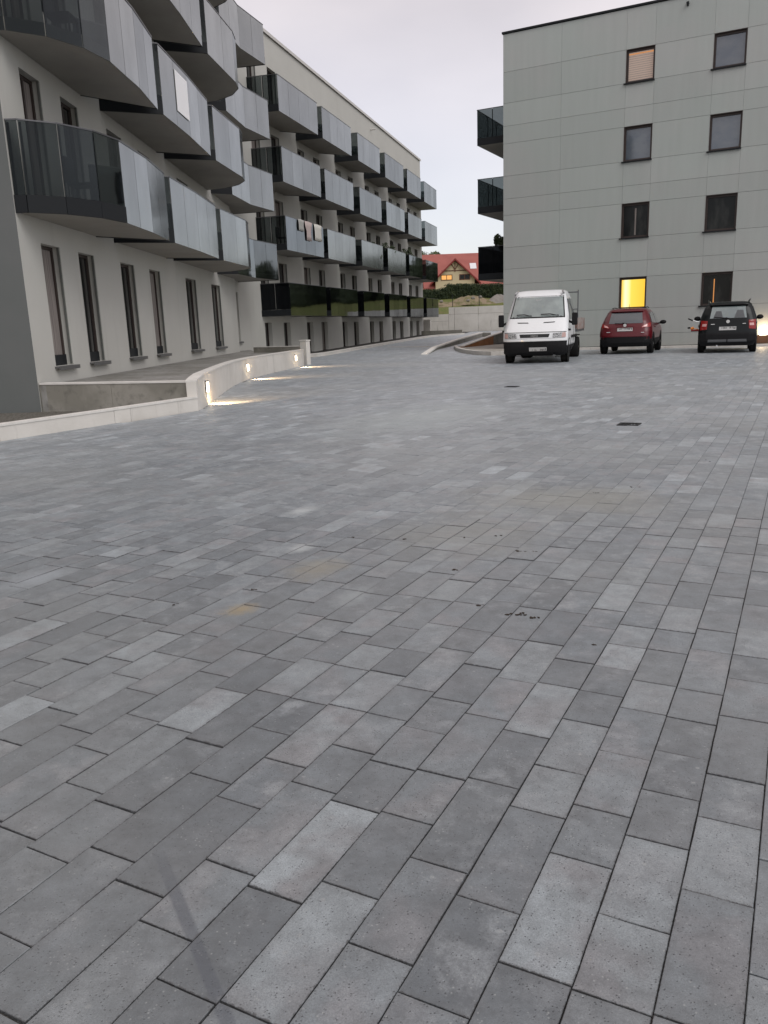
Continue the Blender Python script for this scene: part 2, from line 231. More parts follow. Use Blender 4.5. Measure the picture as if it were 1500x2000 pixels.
# ------------------------------------------------------------------ mesh builder
class MB:
    def __init__(s, f=None): s.v = []; s.f = []; s.fr = f or (lambda p: p)
    def add(s, vs, fs):
        k = len(s.v); s.v += [tuple(s.fr(p)) for p in vs]; s.f += [tuple(i+k for i in f) for f in fs]; return s
    def box(s, x0, x1, y0, y1, z0, z1):
        return s.add([(x0, y0, z0), (x1, y0, z0), (x1, y1, z0), (x0, y1, z0), (x0, y0, z1), (x1, y0, z1), (x1, y1, z1), (x0, y1, z1)],
                     [(0, 3, 2, 1), (4, 5, 6, 7), (0, 1, 5, 4), (1, 2, 6, 5), (2, 3, 7, 6), (3, 0, 4, 7)])
    def prism(s, pts, z0, z1):
        n = len(pts); g0 = (lambda i: z0[i]) if isinstance(z0, (list, tuple)) else (lambda i: z0)
        g1 = (lambda i: z1[i]) if isinstance(z1, (list, tuple)) else (lambda i: z1)
        vs = [(p[0], p[1], g0(i)) for i, p in enumerate(pts)]+[(p[0], p[1], g1(i)) for i, p in enumerate(pts)]
        return s.add(vs, [tuple(range(n))[::-1], tuple(range(n, 2*n))]+[(i, (i+1) % n, n+(i+1) % n, n+i) for i in range(n)])
    def extr(s, pts, ax, a0, a1):
        """profile pts in the other two axes, extruded along ax"""
        def mk(p, a): return (a, p[0], p[1]) if ax == 0 else (p[0], a, p[1])
        n = len(pts); return s.add([mk(p, a0) for p in pts]+[mk(p, a1) for p in pts], [tuple(range(n))[::-1], tuple(range(n, 2*n))]+[(i, (i+1) % n, n+(i+1) % n, n+i) for i in range(n)])
    def seg(s, a, b, w, z0, z1, off=0):
        """vertical slab between two plan points, thickness w centred at off"""
        dx, dy = b[0]-a[0], b[1]-a[1]; l = math.hypot(dx, dy) or 1; nx, ny = -dy/l, dx/l
        h0, h1 = off-w/2, off+w/2
        return s.prism([(a[0]+nx*h0, a[1]+ny*h0), (b[0]+nx*h0, b[1]+ny*h0), (b[0]+nx*h1, b[1]+ny*h1), (a[0]+nx*h1, a[1]+ny*h1)], z0, z1)
    def tube(s, path, r, n=8, r2=None):
        path = [Vector(p) for p in path]; k = len(path); vs = []; fs = []
        for i, p in enumerate(path):
            d = (path[min(i+1, k-1)]-path[max(i-1, 0)]).normalized(); a = d.cross(Vector((0, 0, 1)))
            if a.length < 1e-3: a = Vector((1, 0, 0))
            a.normalize(); b = d.cross(a); rr = r if r2 is None else r+(r2-r)*i/(k-1)
            for j in range(n): q = p+(a*math.cos(2*math.pi*j/n)+b*math.sin(2*math.pi*j/n))*rr; vs.append(tuple(q))
        for i in range(k-1):
            for j in range(n): fs.append((i*n+j, i*n+(j+1) % n, (i+1)*n+(j+1) % n, (i+1)*n+j))
        fs += [tuple(range(n))[::-1], tuple(range((k-1)*n, k*n))]
        return s.add(vs, fs)
    def disc(s, c, r, h, ax=2, n=20, r2=None):
        """cylinder starting at c going +h along axis ax"""
        r2 = r if r2 is None else r2; vs = []
        for (hh, rr) in ((0, r), (h, r2)):
            for j in range(n):
                a = 2*math.pi*j/n; q = [0, 0, 0]; q[ax] = hh; q[(ax+1) % 3] = rr*math.cos(a); q[(ax+2) % 3] = rr*math.sin(a)
                vs.append((c[0]+q[0], c[1]+q[1], c[2]+q[2]))
        return s.add(vs, [tuple(range(n))[::-1], tuple(range(n, 2*n))]+[(j, (j+1) % n, n+(j+1) % n, n+j) for j in range(n)])
    def ball(s, c, rx, ry, rz, n=10, m=6):
        vs = [(c[0], c[1], c[2]-rz)]
        for i in range(1, m):
            t_ = -math.pi/2+math.pi*i/m
            for j in range(n): a = 2*math.pi*j/n; vs.append((c[0]+rx*math.cos(t_)*math.cos(a), c[1]+ry*math.cos(t_)*math.sin(a), c[2]+rz*math.sin(t_)))
        vs.append((c[0], c[1], c[2]+rz)); fs = []
        for j in range(n): fs.append((0, 1+(j+1) % n, 1+j)); fs.append((len(vs)-1, 1+(m-2)*n+j, 1+(m-2)*n+(j+1) % n))
        for i in range(m-2):
            for j in range(n): fs.append((1+i*n+j, 1+i*n+(j+1) % n, 1+(i+1)*n+(j+1) % n, 1+(i+1)*n+j))
        return s.add(vs, fs)
    def build(s, name, m, parent=None, smooth=False, bevel=0, recalc=True):
        """vertices are in the parent's local space when there is a parent with rotation, world otherwise"""
        vs = s.v
        if parent is not None and not parent.get('_local'):
            l = parent_loc(parent); vs = [(p[0]-l[0], p[1]-l[1], p[2]-l[2]) for p in vs]
        me = bpy.data.meshes.new(name); me.from_pydata(vs, [], s.f)
        if recalc and len(s.f) < 40000:
            b = bmesh.new(); b.from_mesh(me); bmesh.ops.recalc_face_normals(b, faces=b.faces); b.to_mesh(me); b.free()
        if isinstance(m, str): m = ML[m]
        me.materials.append(m)
        if smooth: me.shade_smooth()
        o = bpy.data.objects.new(name, me); COL.objects.link(o)
        if parent is not None: o.parent = parent
        if parent is not None and parent.get('_local'): o['_local'] = 1
        if bevel: md = o.modifiers.new('bevel', 'BEVEL'); md.width = bevel; md.segments = 2; md.limit_method = 'ANGLE'; md.angle_limit = .6
        return o
def parent_loc(o):
    l = Vector((0, 0, 0))
    while o is not None: l += o.location; o = o.parent
    return l
def tag(o, label=None, cat=None, group=None, kind=None):
    for k, v in (('label', label), ('category', cat), ('group', group), ('kind', kind)):
        if v: o[k] = v
    return o
def thing(name, label, cat, loc=(0, 0, 0), rz=0, group=None, local=False):
    o = bpy.data.objects.new(name, None); COL.objects.link(o); o.location = loc; o.rotation_euler = (0, 0, rz); o.empty_display_size = .3
    if local: o['_local'] = 1
    return tag(o, label, cat, group)
# ------------------------------------------------------------------ facade frames
NA = math.radians(26.9); NT = (-math.sin(NA), math.cos(NA)); NN = (math.cos(NA), math.sin(NA)); N0 = (-11.86, 9.712)
def near(p): return (N0[0]+NT[0]*p[0]+NN[0]*p[1], N0[1]+NT[1]*p[0]+NN[1]*p[1], p[2])
FA = math.radians(11.792); FT = (-math.sin(FA), math.cos(FA)); FN = (math.cos(FA), math.sin(FA)); F0 = -15.40
def far(p): return (FT[0]*p[0]+FN[0]*(F0+p[1]), FT[1]*p[0]+FN[1]*(F0+p[1]), p[2])
def wall_grid(mb, s0, s1, z0, z1, ops, depth):
    ss = sorted({s0, s1} | {o[0] for o in ops} | {o[1] for o in ops}); zs = sorted({z0, z1} | {o[2] for o in ops} | {o[3] for o in ops})
    for a, b in zip(ss[:-1], ss[1:]):
        run = None
        for c, d in zip(zs[:-1], zs[1:]):
            hole = any(o[0] <= (a+b)/2 <= o[1] and o[2] <= (c+d)/2 <= o[3] for o in ops)
            if not hole: mb.add([(a, 0, c), (b, 0, c), (b, 0, d), (a, 0, d)], [(0, 1, 2, 3)])
    for (a, b, c, d) in ops:
        mb.add([(a, 0, c), (b, 0, c), (b, 0, d), (a, 0, d), (a, -depth, c), (b, -depth, c), (b, -depth, d), (a, -depth, d)],
               [(0, 1, 5, 4), (1, 2, 6, 5), (2, 3, 7, 6), (3, 0, 4, 7)])
def window(par, fr, s0, s1, z0, z1, dep, pane, fw=.06, sill=.07, trans=True, guide=True, guard=False):
    w = MB(fr); y0, y1 = -dep-.05, -dep+.012
    w.box(s0, s0+fw, y0, y1, z0, z1).box(s1-fw, s1, y0, y1, z0, z1).box(s0+fw, s1-fw, y0, y1, z0, z0+fw).box(s0+fw, s1-fw, y0, y1, z1-fw, z1)
    if trans: m_ = (s0+s1)/2; w.box(m_-fw*.6, m_+fw*.6, y0, y1+.004, z0+fw, z1-fw)
    wo_ = w.build('window', 'frame', par)
    MB(fr).box(s0+.01, s1-.01, -dep-.045, -dep-.02, z0+.01, z1-.01).build('pane', pane, wo_)
    if guide: MB(fr).box(s1-.035, s1-.006, -.05, -.012, z0+.02, z1-.006).build('shutter_guide', 'guide', wo_)
    if sill: MB(fr).box(s0-.06, s1+.06, -dep+.014, sill, z0-.035, z0-.004).box(s0-.06, s1+.06, sill, sill+.012, z0-.075, z0-.004).build('sill', 'sill', wo_)
    if guard: MB(fr).box(s0+.012, s1-.06, -.11, -.10, z0+.002, z0+.20).build('guard_plate', 'dark_steel', wo_)
    return wo_
def inset(pts, d):
    """shrink an open plan chain towards the wall side a little"""
    cx_ = sum(p[0] for p in pts)/len(pts); cy_ = sum(p[1] for p in pts)/len(pts)
    return [(p[0]+(cx_-p[0])*d, p[1]+(cy_-p[1])*d) for p in pts]
def balcony(par, fr, pts, z0, side_n, endside=True, gf='glass_front', gs='glass_side', H=1.42, plen=1.05, fascia=True):
    """pts: plan chain from the wall out, along and back. first side_n segments are the dark side, last one the slanted end"""
    ins = inset(pts, .012)
    b = MB(fr).prism(ins, z0+.004, z0+.20).build('balcony', 'soffit', par)
    n = len(pts)-1
    # dark channel under side glass
    if fascia:
        for i in range(side_n): MB(fr).seg(pts[i], pts[i+1], .05, z0-.012, z0+.27).build('edge_channel', 'dark_steel', b)
        if endside: MB(fr).seg(pts[n-1], pts[n], .05, z0-.01, z0+.27).build('edge_channel', 'dark_steel', b)
    rl = MB(fr)
    for i in range(n):
        if i == n-1 and not endside: continue
        a, c = pts[i], pts[i+1]; L = math.hypot(c[0]-a[0], c[1]-a[1]); side = i < side_n or i == n-1
        rl.seg(a, c, .035, z0+H, z0+H+.022)
        k = max(1, round(L/plen)); 
        if side and L > .9: k = max(k, 2)
        for j in range(k):
            u0, u1 = j/k, (j+1)/k; g = .008/L
            pa = (a[0]+(c[0]-a[0])*(u0+g), a[1]+(c[1]-a[1])*(u0+g)); pb = (a[0]+(c[0]-a[0])*(u1-g), a[1]+(c[1]-a[1])*(u1-g))
            MB(fr).seg(pa, pb, .012, z0+.275 if side and fascia else z0-.008, z0+H-.003).build('glass_panel', gs if side else gf, b)
            nx, ny = (pb[1]-pa[1]), -(pb[0]-pa[0])
            if side or j > 0:
                cxm = sum(p[0] for p in pts)/len(pts); cym = sum(p[1] for p in pts)/len(pts)
                vx, vy = cxm-pa[0], cym-pa[1]; vl = math.hypot(vx, vy); q = (pa[0]+vx/vl*.05, pa[1]+vy/vl*.05)
                MB(fr).box(q[0]-.014, q[0]+.014, q[1]-.014, q[1]+.014, z0+.205, z0+H-.02).build('post', 'dark_steel', b)
    rl.build('handrail', 'rail', b)
    return b
# ------------------------------------------------------------------ ground
def gz(x, y):
    d = -x*math.sin(YAW)+y*math.cos(YAW)
    return max(0.0, (d-39)*.0165) if d < 75 else .6
g = MB(); g.add([(-400, -120, -.09), (400, -120, -.09), (400, 500, -.09), (-400, 500, -.09)], [(0, 1, 2, 3)])
tag(g.build('ground', 'asphalt', recalc=False), kind='structure')
LAMPW = [gpt(*q) for q in [(388, 802), (403, 793), (430, 772), (460, 752), (489, 740), (522, 731), (556, 723), (594, 714)]]
def farp(s, o): p = far((s, o, 0)); return (p[0], p[1])
CURB = [farp(33.2, 2.35), farp(37, 2.3), farp(46, 2.25), farp(54, 2.25), farp(60, 2.4), farp(62.5, 3.0), farp(64.2, 3.9)]
ISLE = [gpt(887, 680.5), gpt(890, 685), gpt(905, 689.5), gpt(927, 692.8), gpt(950, 694), gpt(978, 694), (-9.3, 32.6), (-9.0, 34.33)]
KERBY = 34.33
poly = [(-9.02, -6)]+[gpt(0, 862)]+LAMPW+[gpt(605, 706)]+CURB+[(-26.4, 68), (-20, 70), (-19.4, 58), (-17.2, 47.5)]+ISLE+[(8, KERBY), (14, KERBY), (14, -6)]
def inside(x, y):
    c = False; n = len(poly); j = n-1
    for i in range(n):
        xi, yi = poly[i]; xj, yj = poly[j]
        if (yi > y) != (yj > y) and x < (xj-xi)*(y-yi)/(yj-yi)+xi: c = not c
        j = i
    return c
# pavement bed as a grid following the slight rise
bed = MB(); xs = np.arange(-34, 14.1, 2.0); ys = np.arange(-6, 74.1, 2.0)
vs = [(x, y, gz(x, y)-.008) for y in ys for x in xs]; nx_ = len(xs)
bed.add(vs, [(j*nx_+i, j*nx_+i+1, (j+1)*nx_+i+1, (j+1)*nx_+i) for j in range(len(ys)-1) for i in range(nx_-1)])
pavement = tag(bed.build('pavement', 'bedding', recalc=False), kind='structure')
known = {0: [1.293, 1.663, 1.961, 2.18], 1: [1.511, 1.81, 2.03, 2.254], 2: [1.291, 1.665, 1.884, 2.187], 3: [1.139, 1.436, 1.81, 2.035, 2.334], 4: [1.508, 1.89, 2.19]}
X0 = -.008; LENS = [.225, .30, .375]; pv = []
tanh_ = 750/FPX*1.22
for k in range(-70, 215):
    xr = X0-.15*k; xc = xr-.075
    js = list(known.get(k, [random.uniform(0, .3)]))
    while js[0] > .2: js.insert(0, js[0]-random.choice(LENS))
    while js[-1] < 72: js.append(js[-1]+random.choice(LENS))
    for a, b in zip(js[:-1], js[1:]):
        yc = (a+b)/2; d = -xc*math.sin(YAW)+yc*math.cos(YAW)
        if d < .35: continue
        lat = xc*math.cos(YAW)+yc*math.sin(YAW)
        if abs(lat) > tanh_*d*1.0+.9: continue
        if not inside(xc, yc): continue
        pv.append((xc, yc, round(b-a, 3), d, lat))
vis = [i for i, p in enumerate(pv) if abs(p[4]) < 750/FPX*p[3]*1.02+.1 and p[3] > .85]
vis.sort(key=lambda i: pv[i][3]**2*0+pv[i][3]); single = set(vis[:300])
def paver_mesh(L, var, wob=True):
    w, l = .15-.0022, L-.0042; H2, W2 = l/2, w/2; pts = []
    r_ = random.Random(var*31+int(L*1000))
    m = 4 if wob else 1
    cs = [(-W2, -H2), (W2, -H2), (W2, H2), (-W2, H2)]
    for i in range(4):
        a, b = cs[i], cs[(i+1) % 4]; q = m if i % 2 else 2
        for j in range(q if wob else 1):
            u = j/q; x = a[0]+(b[0]-a[0])*u; y = a[1]+(b[1]-a[1])*u
            if wob: x += r_.uniform(-.0011, .0007)*(1 if x > 0 else -1); y += r_.uniform(-.0014, .0006)*(1 if y > 0 else -1)
            pts.append((x, y))
    n = len(pts); bv = .0014
    top = [(x*(1-bv/W2), y*(1-bv/H2), 0) for x, y in pts]; mid = [(x, y, -.0016) for x, y in pts]; bot = [(x, y, -.03) for x, y in pts]
    fs = [tuple(range(n))]+[(i, i+n, (i+1) % n+n, (i+1) % n) for i in range(n)]+[(i+n, i+2*n, (i+1) % n+2*n, (i+1) % n+n) for i in range(n)]
    fs = [f[::-1] if k2 else f for k2, f in enumerate(fs)] if False else fs
    return top+mid+bot, fs
cache = {}
for i in sorted(single, key=lambda i: pv[i][3]):
    xc, yc, L, d, lat = pv[i]; L3 = min(LENS, key=lambda q: abs(q-L)); key = (L3 if abs(L3-L) < .004 else L, random.randrange(5))
    if key not in cache:
        v_, f_ = paver_mesh(key[0], key[1]); me = bpy.data.meshes.new('paver'); me.from_pydata(v_, [], f_)
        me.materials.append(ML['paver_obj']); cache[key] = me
    o = bpy.data.objects.new('paver', cache[key]); COL.objects.link(o); o.parent = pavement
    o.location = (xc, yc, random.gauss(0, .0009)); o.rotation_euler = (random.gauss(0, .004), random.gauss(0, .005), random.gauss(0, .0025))
# the rest as one mesh
V = []; F = []; R = []
for i, (xc, yc, L, d, lat) in enumerate(pv):
    if i in single: continue
    W2, H2, b = .0738, L/2-.0022, .0015; z = gz(xc, yc)+random.gauss(0, .0009 if d < 14 else .0004); q_ = .35 if d > 14 else 1; tx, ty = random.gauss(0, .004)*q_, random.gauss(0, .004)*q_; gx = (gz(xc+.1, yc)-gz(xc-.1, yc))/.2; gy = (gz(xc, yc+.1)-gz(xc, yc-.1))/.2
    k = len(V)
    for (sx_, sy_) in ((-1, -1), (1, -1), (1, 1), (-1, 1)):
        X, Y = sx_*(W2-b), sy_*(H2-b); V.append((xc+X, yc+Y, z+X*(tx+gx)+Y*(ty+gy)))
    for (sx_, sy_) in ((-1, -1), (1, -1), (1, 1), (-1, 1)):
        X, Y = sx_*W2, sy_*H2; V.append((xc+X, yc+Y, z-.0018+X*(tx+gx)+Y*(ty+gy)))
    F.append((k, k+1, k+2, k+3)); nf_ = 5
    for j in range(4): F.append((k+j, k+4+j, k+4+(j+1) % 4, k+(j+1) % 4))
    if d < 22:
        for (sx_, sy_) in ((-1, -1), (1, -1), (1, 1), (-1, 1)): V.append((xc+sx_*W2, yc+sy_*H2, z-.03))
        for j in range(4): F.append((k+4+j, k+8+j, k+8+(j+1) % 4, k+4+(j+1) % 4))
        nf_ = 9
    R += [random.random()]*nf_
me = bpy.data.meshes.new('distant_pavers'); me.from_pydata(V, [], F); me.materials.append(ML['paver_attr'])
at = me.attributes.new('rnd', 'FLOAT', 'FACE'); at.data.foreach_set('value', R)
o = bpy.data.objects.new('distant_pavers', me); COL.objects.link(o); o.parent = pavement; o['kind'] = 'stuff'
print('pavers', len(pv), len(F))
# ------------------------------------------------------------------ low walls
def off_poly(pts, d):
    out = []
    for i, p in enumerate(pts):
        a = pts[max(i-1, 0)]; b = pts[min(i+1, len(pts)-1)]; dx, dy = b[0]-a[0], b[1]-a[1]; l = math.hypot(dx, dy) or 1
        out.append((p[0]-dy/l*d, p[1]+dx/l*d))
    return out
def lowwall(root, pts, ztop, w, zb, m1='concrete', m2='coping', cap=.03, joints=3, over=.01, seg_name='wall_panel'):
    """wall to the left of the chain; ztop list; split into panels every few points"""
    inn = off_poly(pts, w); n = len(pts)
    zt = ztop if isinstance(ztop, (list, tuple)) else [ztop]*n; zbl = zb if isinstance(zb, (list, tuple)) else [zb]*n
    i = 0
    while i < n-1:
        j = min(i+joints, n-1); b = MB()
        for k in range(i, j):
            e0 = .006 if k == i and i > 0 else 0
            p0 = pts[k]; p1 = pts[k+1]; q0 = inn[k]; q1 = inn[k+1]; l = math.hypot(p1[0]-p0[0], p1[1]-p0[1]); u = e0/l
            p0 = (p0[0]+(p1[0]-p0[0])*u, p0[1]+(p1[1]-p0[1])*u); q0 = (q0[0]+(q1[0]-q0[0])*u, q0[1]+(q1[1]-q0[1])*u)
            b.add([(*p0, zbl[k]), (*p1, zbl[k+1]), (*q1, zbl[k+1]), (*q0, zbl[k]), (*p0, zt[k]-cap), (*p1, zt[k+1]-cap), (*q1, zt[k+1]-cap), (*q0, zt[k]-cap)],
                  [(0, 1, 5, 4), (2, 3, 7, 6), (4, 5, 6, 7)]+([(3, 0, 4, 7)] if k == i else [])+([(1, 2, 6, 5)] if k == j-1 else []))
        b.build(seg_name, m1, root)
        c = MB(); A_ = off_poly(pts, -over); B_ = off_poly(pts, w+over)
        for k in range(i, j):
            c.add([(*A_[k], zt[k]-cap+.001), (*A_[k+1], zt[k+1]-cap+.001), (*B_[k+1], zt[k+1]-cap+.001), (*B_[k], zt[k]-cap+.001),
                   (*A_[k], zt[k]), (*A_[k+1], zt[k+1]), (*B_[k+1], zt[k+1]), (*B_[k], zt[k])], [(0, 1, 5, 4), (2, 3, 7, 6), (4, 5, 6, 7), (3, 0, 4, 7), (1, 2, 6, 5)])
        c.build('coping', m2, root); i = j
def chain(a, b, n): return [(a[0]+(b[0]-a[0])*i/n, a[1]+(b[1]-a[1])*i/n) for i in range(n+1)]
BEND = LAMPW[0]; C0 = gpt(0, 862)
t1 = thing('kerb_wall', 'low pale concrete kerb wall in front of the near building corner, lower left', 'low wall', (C0[0], C0[1], 0))
ext = (C0[0]-.02, C0[1]-6)
lowwall(t1, [ext, C0, (C0[0]+.06, C0[1]+1.9), (BEND[0]-.03, BEND[1]-1.5), (BEND[0], BEND[1]-.004)], [.215, .215, .22, .228, .235], .13, -.05, joints=1)
t2 = thing('retaining_wall', 'soiled concrete wall between kerb wall and terrace, below the first tall windows', 'retaining wall', (N0[0], N0[1], 0))
lowwall(t2, [(N0[0]-.0, N0[1]+.03), ((N0[0]+BEND[0])/2-.1, (N0[1]+BEND[1])/2), (BEND[0]-.14, BEND[1]+.01)], [.50, .495, .49], .16, -.05, 'dirty_concrete', joints=1)
t3 = thing('curved_wall', 'curving pale concrete terrace wall with three small lit lamps', 'wall', (BEND[0], BEND[1], 0))
def smooth_chain(pts, n=3):
    out = []
    for i in range(len(pts)-1):
        p0 = pts[max(i-1, 0)]; p1 = pts[i]; p2 = pts[i+1]; p3 = pts[min(i+2, len(pts)-1)]
        for k in range(n):
            u = k/n; out.append(tuple(.5*((2*p1[c])+(-p0[c]+p2[c])*u+(2*p0[c]-5*p1[c]+4*p2[c]-p3[c])*u*u+(-p0[c]+3*p1[c]-3*p2[c]+p3[c])*u**3) for c in (0, 1)))
    return out+[pts[-1]]
LW = smooth_chain(LAMPW, 3)
lowwall(t3, LW, [.50+.07*min(1, i/3) for i in range(len(LW))], .17, -.05, joints=6)
PIL = gpt(599, 712)
tp = thing('gate_pillar', 'short white rendered pillar at the far end of the curved lamp wall', 'pillar', (PIL[0], PIL[1], 0))
MB().box(PIL[0]-.17, PIL[0]+.10, PIL[1]-.12, PIL[1]+.14, -.05, .84).build('shaft', 'concrete', tp, bevel=.008)
MB().box(PIL[0]-.19, PIL[0]+.12, PIL[1]-.14, PIL[1]+.16, .842, .885).build('cap', 'coping', tp, bevel=.006)
LG = gpt(500, 677, .68)
t4 = thing('ledge_wall', 'thin low wall with pale coping running from the pillar back to the building', 'low wall', (PIL[0], PIL[1]+.2, 0))
lowwall(t4, [(PIL[0]-.19, PIL[1]+.02), LG], .68, .14, .40, 'dirty_concrete', joints=1)
LG2 = gpt(610, 703)
t5 = thing('roadside_kerb', 'long pale kerb wall running along the foot of the far wing', 'kerb', (CURB[0][0], CURB[0][1], 0))
cc_ = smooth_chain([(PIL[0]-.25, PIL[1]+.55)]+CURB+[(CURB[-1][0]+.1, CURB[-1][1]+.6)], 2)
lowwall(t5, cc_, [.10+gz(*p)*.9+.05 for p in cc_], .22, -.05, joints=3)
# terrace slab, planting bed, lower yard
tz = .455
ter = MB().prism([(N0[0]+.02, N0[1]+.03), (BEND[0]-.1, BEND[1]+.1)]+[p for p in off_poly(LW, .08)]+[LG]+[farp(33.2, .0), farp(30.9, .0), near((19.3, 0, 0))[:2]], -.08, tz)
tag(ter.build('terrace', 'terrace'), kind='structure')
tag(MB().prism([(C0[0]-.1, C0[1]-6), (BEND[0]-.12, BEND[1]-.0), (N0[0]+.3, N0[1]), (N0[0]-6, N0[1]-3.2), (-16, -3)], -.06, .012).build('gravel_bed', 'gravel'), kind='structure')
tag(MB().prism([farp(33.4, .02), farp(33.3, 2.15), farp(46, 2.1), farp(60, 2.2), farp(64, 3.6), farp(68, 3.6), farp(68, .02)], -.07, [.01, .01, .02, .1, .2, .2, .2]).build('lower_path', 'terrace'), kind='structure')
# wall lamps
def wall_lamp(i, lamp_px, ground_px, label, target):
    bx, by = gpt(*ground_px)
    # find the closest wall segment for orientation
    best = min(range(len(LW)-1), key=lambda k: (LW[k][0]-bx)**2+(LW[k][1]-by)**2)
    dx, dy = LW[best+1][0]-LW[best][0], LW[best+1][1]-LW[best][1]; l = math.hypot(dx, dy); ox, oy = dy/l, -dx/l
    ux, uy = bx-LW[best][0], by-LW[best][1]; u = (ux*dx+uy*dy)/l; px_, py_ = LW[best][0]+dx/l*u, LW[best][1]+dy/l*u
    t = thing('wall_lamp', label, 'lamp', (px_+ox*.012, py_+oy*.012, .33), math.atan2(oy, ox), 'wall lamps along the curved wall', local=True)
    h = MB(); w2, h2 = .062, .105
    h.box(-.008, .014, -w2, w2, -h2, h2).box(.0142, .05, -w2, w2, h2-.02, h2)
    h.build('housing', 'sill', t)
    MB().box(.0145, .045, -w2+.012, w2-.012, -h2+.014, h2-.024).build('lens', 'white_glow', t)
    ld = bpy.data.lights.new('lamp_light', 'SPOT'); ld.energy = 190; ld.color = (1, .64, .33); ld.spot_size = math.radians(96); ld.spot_blend = .9; ld.shadow_soft_size = .06
    lo = bpy.data.objects.new('lamp_light', ld); COL.objects.link(lo); lo.parent = t; lo.location = (.075, 0, -.08)
    tx_, ty_ = gpt(*target); w = Vector((tx_-px_, ty_-py_, -.31)); w.rotate(Matrix.Rotation(-math.atan2(oy, ox), 3, 'Z')); lo.rotation_euler = w.to_track_quat('-Z', 'Y').to_euler()
wall_lamp(0, (403, 748), (404, 792), 'small lit wall lamp nearest the bend of the curved wall', (440, 785))
wall_lamp(1, (485, 714), (485, 742), 'small lit wall lamp midway along the curved wall', (515, 740))
wall_lamp(2, (582, 688), (578, 718), 'small lit wall lamp beside the white pillar', (603, 717))
# ------------------------------------------------------------------ left apartment building
apt = thing('apartment_building', 'long pale apartment building with rows of glass balconies, left', 'building', (N0[0], N0[1], 0))
ROOF = 14.34; ZN = [3.33, 6.08, 8.85, 11.60]
ngw = [(.87, 1.71), (2.62, 3.5), (5.18, 6.2), (7.45, 8.45), (11.2, 12.55), (14.8, 16.3)]
ops = []; nwin = []
for a, b in ngw: ops.append((a, b, .75, 2.92)); nwin.append((a, b, .75, 2.92, 0))
for k, zf in enumerate(ZN):
    for a, b in ngw: q = (a, b, zf+.25, min(zf+2.45, ROOF-.6)); ops.append(q); nwin.append((*q, k+1))
wm = MB(near); wall_grid(wm, 0, 19.3, -.1, ROOF, ops, .15)
wm.build('facade_wall', 'render', apt, recalc=False)
for i, (a, b, c, d, k) in enumerate(nwin): window(apt, near, a, b, c, d, .15, 'pane_dark' if (i*7) % 3 else 'curtain', sill=.09 if k == 0 else 0, trans=k > 0, guard=k == 0)
MB(near).add([(0, 0, -.1), (0, -9, -.1), (0, -9, ROOF), (0, 0, ROOF)], [(0, 1, 2, 3)]).build('end_wall', 'render_end', apt, recalc=False)
MB(near).box(-.05, 19.3, -9, .05, ROOF+.003, ROOF+.09).build('roof_edge', 'coping_metal', apt)
# step between wings
pe = near((19.3, 0, 0)); pf = farp(30.75, 0)
MB().add([(pe[0], pe[1], -.1), (pf[0], pf[1], -.1), (pf[0], pf[1], ROOF), (pe[0], pe[1], ROOF)], [(0, 1, 2, 3)]).build('return_wall', 'render', apt, recalc=False)
FB = [34.75, 40.3, 46.2, 51.95, 57.75, 63.15]; FE = [39.65, 45.0, 50.75, 56.7, 62.0, 67.7]; ZF = [1.90+2.85*k for k in range(4)]
ops = [(31.75, 32.3, .85, 2.9)]; fwin = [(31.75, 32.3, .85, 2.9, 0)]
for i, b in enumerate(FB):
    for w0, w1 in ((.05, 1.0), (2.3, 3.3)):
        q = (b+w0+.15*(i == 0), b+w1, -.05 if i > 1 else .02, 1.62); ops.append(q); fwin.append((*q, 0))
        for k, zf in enumerate(ZF): q = (b+w0, b+w1, zf+.25, min(zf+2.5, ROOF-.9)); ops.append(q); fwin.append((*q, k+1))
for k, zf in enumerate(ZN): q = (31.7, 32.6, zf+.25, zf+2.35); ops.append(q); fwin.append((*q, 9))
wm = MB(far); wall_grid(wm, 30.75, 68.1, -.3, ROOF, ops, .2); wm.build('facade_wall', 'render', apt, recalc=False)
for i, (a, b, c, d, k) in enumerate(fwin): window(apt, far, a, b, c, d, .2, 'pane_dark' if (i*5) % 4 else 'curtain', sill=.09 if (k == 0 and a < 33) else 0, trans=False, guide=k > 0)
MB(far).add([(68.1, 0, -.3), (68.1, -9, -.3), (68.1, -9, ROOF), (68.1, 0, ROOF)], [(0, 1, 2, 3)]).build('end_wall', 'render', apt, recalc=False)
MB(far).box(30.2, 68.16, -9, .06, ROOF+.003, ROOF+.07).box(30.2, 68.18, .0601, .085, ROOF-.06, ROOF+.08).build('roof_edge', 'coping_metal', apt)
MB(far).tube([(53.8, .02, ROOF-.62), (53.8, .35, ROOF-.62)], .045, 8).build('rain_spout', 'coping_metal', apt)
MB(near).box(0, 19.3, -9, -8.9, -.1, ROOF).build('rear_wall', 'render_end', apt); MB(far).box(31, 68.1, -9, -8.9, -.3, ROOF).build('rear_wall', 'render_end', apt)
BAY1 = [(.05, 0), (.06, .2), (.41, .71), (1.0, 1.10), (1.75, 1.30), (3.4, 1.33), (5.0, 1.24), (3.75, 0)]
BAY2 = [(4.9, 0), (5.4, 1.25), (7.6, 1.33), (9.95, 1.33), (9.2, 0)]
BAY3 = [(10.0, 0), (10.48, 1.35), (12.0, 1.5), (13.2, 1.62), (13.9, 1.58), (14.6, 1.25), (15.2, .62), (15.45, 0)]
for k, z in enumerate(ZN):
    for pts, sn in ((BAY1, 4), (BAY2, 1), (BAY3, 1)): balcony(apt, near, pts, z, sn, endside=pts is BAY2 or pts is BAY1, fascia=not (pts is BAY1 and k > 0))
def nearxy(s, o): return near((s, o, 0))[:2]
